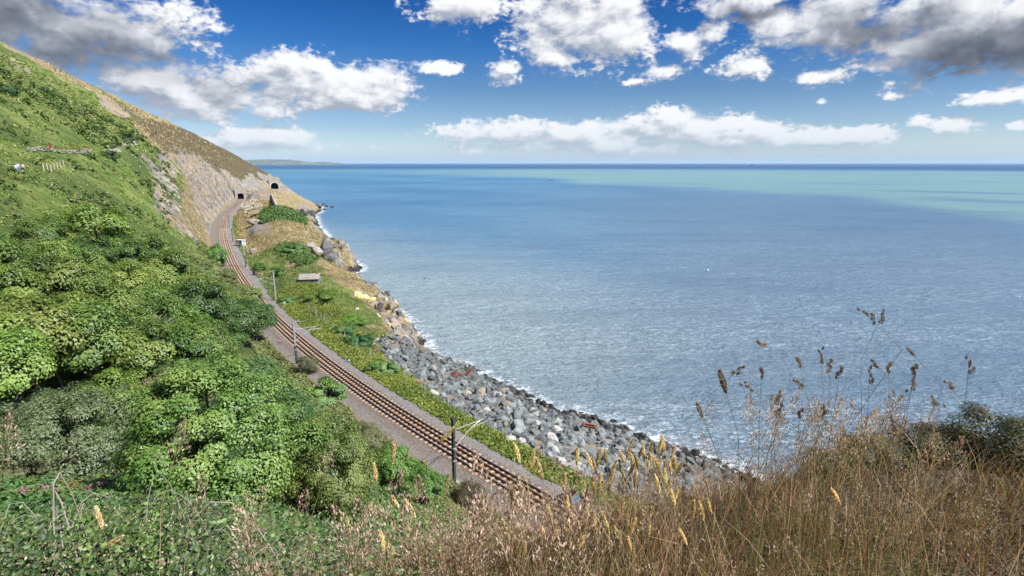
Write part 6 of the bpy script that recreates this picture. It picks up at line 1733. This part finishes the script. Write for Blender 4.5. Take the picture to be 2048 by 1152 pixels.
def huts():
    mg = graffiti_material()
    roofw = plain('roof_white', (.52, .53, .52), .7, 0, .12, 2)
    dkgreen = plain('hut_dark', (.06, .075, .07), .85, 0, .2, 2)
    p = hit(478, 492.5, 40); p[2] = max(p[2], TZ)
    rz = -.25
    t = thing('trackside_hut', 'small flat roofed hut covered with colourful graffiti beside the bend', 'hut', tuple(p), rz)
    mb = MB(); mb.box((0, .9, .95), (2.5, 1.8, 1.9)); mb.build('wall', mg, t)
    mb = MB(); mb.box((0, .9, 2.0), (2.75, 2.1, .16), rot=Matrix.Rotation(-.05, 3, 'X')); mb.build('roof', roofw, t)
    mb = MB(); mb.box((0, -.02, .22), (2.54, .06, .45)); mb.build('plinth', dkgreen, t)
    mb = MB(); mb.box((.75, -.03, 1.0), (.75, .05, 1.7)); d = mb.build('door', dkgreen, t)
    mb = MB(); mb.box((.47, -.075, 1.0), (.06, .04, .12)); mb.build('handle', M_PALEFIT, d)
    # cabinet and low wall
    purple = plain('cabinet_purple', (.12, .05, .11), .7, 0, .5, 3)
    p = hit(508, 551, 40)
    t = thing('relay_cabinet', 'dark little trackside cabinet with pink and white graffiti', 'cabinet', tuple(p), -.3)
    mb = MB(); mb.box((0, .3, .5), (.75, .6, 1.15)); c = mb.build('cabinet_body', purple, t)
    mb = MB(); mb.box((0, .3, 1.1), (.85, .7, .08)); mb.build('lid', M_STEEL_DK, t)
    mb = MB(); mb.box((1.3, .4, .25), (1.7, .2, .6)); mb.build('low_wall', plain('graffiti_pink', (.42, .30, .32), .8, 0, .6, 3), t)
    # ruin
    slate = plain('slate_roof', (.235, .215, .205), .85, 0, .3, 2.2, .04)
    wall = plain('ruin_wall', (.23, .215, .20), .9, 0, .35, 2, .05)
    p = hit(617, 566, 40)
    t = thing('ruined_hut', 'old stone hut with a grey sloping roof sunk in the grass of the ridge', 'hut', (p[0], p[1] + .6, p[2] - .25), .10)
    mb = MB(); mb.box((0, 1.3, .55), (4.0, 2.4, 1.5)); mb.build('wall', wall, t)
    mb = MB(); mb.add([(-2.3, -.2, 1.0), (2.2, -.2, 1.05), (2.2, 1.35, 2.05), (-2.3, 1.35, 1.95), (2.2, 2.8, 1.0), (-2.3, 2.8, 1.0), (-2.3, -.2, .9), (2.2, -.2, .95), (2.2, 2.8, .9), (-2.3, 2.8, .9), (2.2, 1.35, 1.95), (-2.3, 1.35, 1.85)],
                      [(0, 1, 2, 3), (3, 2, 4, 5), (0, 6, 7, 1), (5, 4, 8, 9), (1, 7, 10, 2), (2, 10, 8, 4), (6, 0, 3, 11), (11, 3, 5, 9)])
    rf = mb.build('roof', slate, t)
    mb = MB(); mb.box((1.5, 1.35, 2.2), (.34, .34, .6)); mb.build('chimney', plain('brick_red', (.20, .09, .06), .9), rf)
    mb = MB(); mb.box((2.01, 1.2, .55), (.05, .7, 1.2)); mb.build('doorway', M_BORE, t)
    # concrete box by the end of the visible rails
    gr = plain('box_concrete', (.14, .145, .15), .85, 0, .35, 4)
    inner = plain('box_rust', (.085, .035, .022), .9, 0, .4, 4)
    blue = plain('box_blue', (.02, .20, .42), .7, 0, .35, 5)
    p = at_z(1140, 1003, TZ)
    t = thing('concrete_trough', 'open topped grey box with a rusty inside and blue paint beside the ballast', 'box', tuple(p), R(-42))
    def panel(nm, c, d, mat=gr, par=t):
        mb = MB(); mb.box(c, d); return mb.build(nm, mat, par)
    w = 1.0
    f = panel('front_panel', (0, -w / 2, .42), (w, .09, .85)); panel('back_panel', (0, w / 2, .42), (w, .09, .85))
    s = panel('side_panel', (-w / 2 + .045, 0, .42), (.088, w - .094, .846)); s2 = panel('side_panel', (w / 2 - .045, 0, .42), (.088, w - .094, .846))
    panel('bottom', (0, 0, .10), (w - .18, w - .10, .1), inner)
    for c, d in (((0, w / 2 - .052, .45), (w - .19, .012, .72)), ((-w / 2 + .097, 0, .45), (.012, w - .12, .72)), ((w / 2 - .097, 0, .45), (.012, w - .12, .72))): panel('lining', c, d, inner)
    mb = MB(); mb.add([(w / 2 + .004, -.42, .18), (w / 2 + .004, .42, .22), (w / 2 + .004, .40, .70), (w / 2 + .004, .05, .52), (w / 2 + .004, -.40, .46)], [(0, 1, 2, 3, 4)]); mb.build('paint', blue, s2)
    mb = MB(); mb.add([(.05, -w / 2 - .049, .12), (.46, -w / 2 - .049, .12), (.46, -w / 2 - .049, .52), (.12, -w / 2 - .049, .40)], [(0, 1, 2, 3)]); mb.build('paint', blue, f)
    p = at_z(1182, 1000, TZ)
    t = thing('rusty_bin', 'rusty brown tipped bin lying in the ground cover right of the open box', 'bin', tuple(p), .7)
    mb = MB(); mb.box((0, 0, .35), (.9, .6, .5), taper=.8, rot=Matrix.Rotation(.5, 3, 'X')); mb.build('bin_body', inner, t)
    mb = MB(); mb.box((0, -.28, .30), (.98, .06, .12)); mb.build('rim', M_STEEL, t)
    # small trackside things
    p = hit(497, 556, 40)
    t = thing('orange_barrier', 'bright orange plank lying across the ballast edge', 'plank', (p[0], p[1], p[2] + .12), .1)
    mb = MB(); mb.box((0, 0, .05), (1.6, .25, .12)); mb.build('plank', plain('orange_paint', (.62, .16, .06), .6), t)
    p = hit(570, 616, 40)
    t = thing('marker_post', 'little white marker post in front of the bramble by the third mast', 'marker', tuple(p))
    mb = MB(); mb.tube([(0, 0, -.2), (0, 0, .9)], .05, 6); mb.build('post', M_PALEFIT, t)
    mb = MB(); mb.box((0, 0, 1.05), (.38, .05, .45)); mb.build('plate', roofw, t)
    p = hit(714, 621, 40)
    o = obj('white_stone', hull_mesh('white_stone', np.random.default_rng(3), 12, (.9, .5, .6), [roofw]), None, (p[0], p[1], p[2] + .3)); tag(o, 'bright white stone on the grass slope of the ridge', 'stone')
    p = hit(696, 724, 20)
    t = thing('litter_bag', 'crumpled blue and white bag at the edge of the ballast', 'bag', (p[0], p[1], p[2] + .12))
    obj('bag', hull_mesh('bag', np.random.default_rng(4), 14, (.55, .4, .35), [roofw]), t, (.15, 0, .1)); obj('label', hull_mesh('label', np.random.default_rng(5), 10, (.4, .4, .4), [plain('bag_blue', (.03, .10, .45), .6)]), t, (-.2, 0, .1))
    p = hit(793, 683, 20)
    o = obj('blue_drum', hull_mesh('blue_drum', np.random.default_rng(6), 14, (.6, .5, .5), [plain('drum_blue', (.03, .07, .35), .6)]), None, (p[0], p[1], p[2] + .5)); tag(o, 'small blue plastic drum washed up on the orange rocks', 'drum')
huts()

# ------------------------------------------------------------------ walkers on the cliff path
def person(u, v, label, shirt, legs, hair, face_away=True, off=1.2, hgt=1.72):
    P = hit(u, v, 40)
    r = unit(np.array([P[0], P[1], 0])); q = P + r * off
    z = ground(q[0], q[1])
    # stand them so that the waist clears the brow of the bracken
    root = thing('person', label, 'person', (q[0], q[1], max(z, P[2] - 1.15) - .15), math.atan2(r[1], r[0]) - math.pi / 2)
    skin = plain('skin', (.45, .27, .19), .6, 0, .05, 3); ms = plain('shirt', shirt, .85, 0, .1, 4); ml = plain('trousers', legs, .85, 0, .1, 4); mh = plain('hair', hair, .7, 0, .2, 9)
    verts = [(0, 0, .93), (0, -.01, 1.15), (0, -.01, 1.38), (0, 0, 1.50), (0, .02, 1.60), (0, .02, 1.70),
             (-.19, -.01, 1.40), (-.26, -.02, 1.13), (-.22, .12, .92), (.19, -.01, 1.40), (.26, .02, 1.13), (.24, -.06, .88),
             (-.10, 0, .88), (-.11, .10, .48), (-.11, .02, .08), (-.11, .14, .03), (.10, 0, .88), (.11, -.05, .48), (.11, -.18, .10), (.11, -.06, .03)]
    edges = [(0, 1), (1, 2), (2, 3), (3, 4), (4, 5), (2, 6), (6, 7), (7, 8), (2, 9), (9, 10), (10, 11), (0, 12), (12, 13), (13, 14), (14, 15), (0, 16), (16, 17), (17, 18), (18, 19)]
    rad = [.14, .13, .15, .055, .095, .075, .06, .045, .035, .06, .045, .035, .09, .06, .045, .04, .09, .06, .045, .04]
    me = bpy.data.meshes.new('body'); me.from_pydata(verts, edges, [])
    me.materials.append(skin); me.materials.append(ms); me.materials.append(ml)
    b = bpy.data.objects.new('body', me); link(b, root)
    sk = b.modifiers.new('skin', 'SKIN'); sb = b.modifiers.new('sub', 'SUBSURF'); sb.levels = 1; sb.render_levels = 1
    for i, rr in enumerate(rad): me.skin_vertices[0].data[i].radius = (rr, rr * (.78 if i < 3 else 1))
    me.skin_vertices[0].data[0].use_root = True
    bpy.context.view_layer.update()
    ev = b.evaluated_get(bpy.context.evaluated_depsgraph_get()); m2 = bpy.data.meshes.new_from_object(ev)
    b.modifiers.clear(); b.data = m2; m2.name = 'body'
    m2.materials.clear()
    for k in (skin, ms, ml): m2.materials.append(k)
    for f in m2.polygons:
        c = f.center; f.material_index = 1 if .95 < c.z < 1.47 and abs(c.x) < .30 and c.z > 1.1 - .15 * (abs(c.x) < .2) else 2 if c.z <= .98 and abs(c.x) < .2 else 0
        f.use_smooth = True
    mb = MB(); bm = bmesh.new(); bmesh.ops.create_uvsphere(bm, u_segments=10, v_segments=7, radius=.112)
    for vv in bm.verts: vv.co = Vector((vv.co.x * .92, vv.co.y * 1.02 - .012, max(vv.co.z, -.02) * 1.05 + 1.675))
    hm = bpy.data.meshes.new('hair'); bm.to_mesh(hm); bm.free(); hm.materials.append(mh); obj('hair', hm, root)
person(34.5, 349, 'walker in a white shirt, leftmost of the three on the cliff path', (.40, .42, .46), (.10, .13, .25), (.12, .07, .04))
person(39.5, 349, 'walker in a blue and white top, middle of the three on the cliff path', (.28, .40, .72), (.08, .12, .35), (.10, .06, .04), off=1.6)
person(48.5, 346, 'walker in a pale pink top, rightmost of the three on the cliff path', (.42, .32, .31), (.02, .02, .025), (.06, .04, .03), off=1.4)

# ------------------------------------------------------------------ far things at sea
def far_things():
    m, t, b = material('far_land'); g = t.node('ShaderNodeNewGeometry'); n = t.noise(g.outputs['Position'], .006, 5, .6)
    t.l.new(t.mix(t.ramp(n, .4, .6), (.035, .060, .030), (.11, .12, .07)), b.inputs['Base Color']); b.inputs['Roughness'].default_value = .9
    D = 13000.0
    def ridge(name, prof, D, depth):
        V = []; F = []
        pr = np.array(prof, float)
        uu = np.linspace(pr[0, 0], pr[-1, 0], 70); vv = np.interp(uu, pr[:, 0], pr[:, 1])
        for i, (u, v) in enumerate(zip(uu, vv)):
            r = ray(u, 327); x = r[0] / r[1] * D
            h = max((326.3 - v) * D / 1100 * (1 + .10 * perlin(np.array([u * .15]), np.array([3.3]))[0]), 0) * .80 + CAMZ
            if v > 326: h = 1
            V += [(x, D - depth * .5, -2), (x, D - depth * .22, h * .55), (x, D, h), (x, D + depth * .6, h * .4), (x, D + depth, -2)]
        for i in range(len(uu) - 1):
            for k in range(4): F.append((i * 5 + k, i * 5 + 5 + k, i * 5 + 6 + k, i * 5 + 1 + k))
        tag(obj(name, mesh_from(name, V, F, m, True)), kind='structure')
        return V
    V = ridge('far_headland', [(440, 322), (500, 318.6), (540, 317.6), (580, 318.6), (600, 321), (615, 326.4)], D, 1800)
    ridge('far_point', [(618, 326.2), (632, 323.6), (650, 323.4), (668, 325.2), (684, 326.4)], D + 2500, 900)
    mb = MB(); rs = random.Random(2)
    for _ in range(46):
        i = rs.randrange(0, 60); a = Vector(V[i * 5]); c = Vector(V[i * 5 + 1]); k = rs.uniform(.1, .95)
        p = a.lerp(c, k); mb.box((p.x + rs.uniform(-15, 15), p.y, p.z + 6), (rs.uniform(12, 26), 10, 9))
    o = mb.build('far_houses', plain('house_white', (.42, .41, .39), .8)); tag(o, 'tiny white houses on the far headland', 'houses', kind='stuff')
    # ship
    navy = plain('ship_hull', (.035, .04, .055), .6); wht = plain('ship_white', (.6, .6, .6), .6)
    r = ray(1502, 330); D = 8200.0; x = r[0] / r[1] * D
    t = thing('cargo_ship', 'dark cargo ship on the horizon, right of centre', 'ship', (x, D, 0), 0)
    mb = MB(); mb.add([(-56, -9, -2), (50, -9, -2), (50, 9, -2), (-56, 9, -2), (-58, -10, 11), (52, -10, 10), (64, 0, 13), (52, 10, 10), (-58, 10, 11), (56, 0, -2)], [(0, 1, 5, 4), (1, 9, 6, 5), (9, 2, 7, 6), (2, 3, 8, 7), (3, 0, 4, 8), (4, 5, 6, 7, 8)]); mb.build('hull', navy, t)
    mb = MB(); mb.box((-44, 0, 19), (16, 16, 16)); mb.box((-46, 0, 29), (8, 10, 5)); mb.build('superstructure', wht, t)
    mb = MB(); mb.box((2, 0, 14), (64, 16, 6)); mb.build('cargo', plain('ship_cargo', (.16, .08, .06), .7), t)
    for q in (-20, 10, 34):
        mb = MB(); mb.tube([(q, 0, 10), (q, 0, 34)], .8, 5); mb.tube([(q, 0, 32), (q + 10, 0, 26)], .5, 5); mb.build('crane', wht, t)
    # small boat, buoys
    p = at_z(1102, 360, 0)
    t = thing('small_boat', 'tiny dark boat at the near rim of the pale water', 'boat', (p[0], p[1], 0), .4)
    mb = MB(); mb.add([(-4, -1.2, 0), (3, -1.2, 0), (5.2, 0, .3), (3, 1.2, 0), (-4, 1.2, 0), (-4, -1.5, 1.4), (3, -1.5, 1.5), (5.8, 0, 1.9), (3, 1.5, 1.5), (-4, 1.5, 1.4)], [(0, 1, 6, 5), (1, 2, 7, 6), (2, 3, 8, 7), (3, 4, 9, 8), (4, 0, 5, 9), (5, 6, 7, 8, 9)]); mb.build('hull', navy, t)
    mb = MB(); mb.box((-.6, 0, 2.3), (2.4, 1.9, 1.7)); mb.build('cabin', wht, t)
    for u, v, c, lab in ((1066, 493, (.55, .16, .07), 'small red buoy on the blue water'), (1415, 542, (.75, .75, .72), 'small white buoy floating right of centre')):
        p = at_z(u, v, 0); t = thing('buoy', lab, 'buoy', (p[0], p[1], 0))
        mb = MB(); mb.tube([(0, 0, -.3), (0, 0, .1), (0, 0, .45), (0, 0, .7)], [.2, .35, .32, .15], 8); mb.build('float', plain('buoy_paint', c, .5), t)
        mb = MB(); mb.tube([(0, 0, .6), (0, 0, 1.5)], .05, 5); mb.build('staff', M_STEEL_DK, t)
far_things()
# ------------------------------------------------------------------ thin sea air
def build_haze():
    m = bpy.data.materials.new('sea_air'); m.use_nodes = True
    t = NT(m.node_tree)
    for n in list(t.n): t.n.remove(n)
    out = t.node('ShaderNodeOutputMaterial')
    v = t.node('ShaderNodeVolumePrincipled')
    v.inputs['Color'].default_value = (.55, .76, 1.0, 1)
    v.inputs['Density'].default_value = 3.0e-5
    v.inputs['Anisotropy'].default_value = .0
    t.l.new(v.outputs[0], out.inputs['Volume'])
    mb = MB()
    x0, x1, y0, y1, z0, z1 = -95000, 95000, -3500, 125000, -9, 260
    mb.add([(x0, y0, z0), (x1, y0, z0), (x1, y1, z0), (x0, y1, z0), (x0, y0, z1), (x1, y0, z1), (x1, y1, z1), (x0, y1, z1)],
           [(3, 2, 1, 0), (4, 5, 6, 7), (0, 1, 5, 4), (1, 2, 6, 5), (2, 3, 7, 6), (3, 0, 4, 7)])
    o = mb.build('haze', m)
    tag(o, kind='stuff'); o['label'] = 'thin pale sea haze over the water'
build_haze()
SC.cycles.volume_bounces = 0
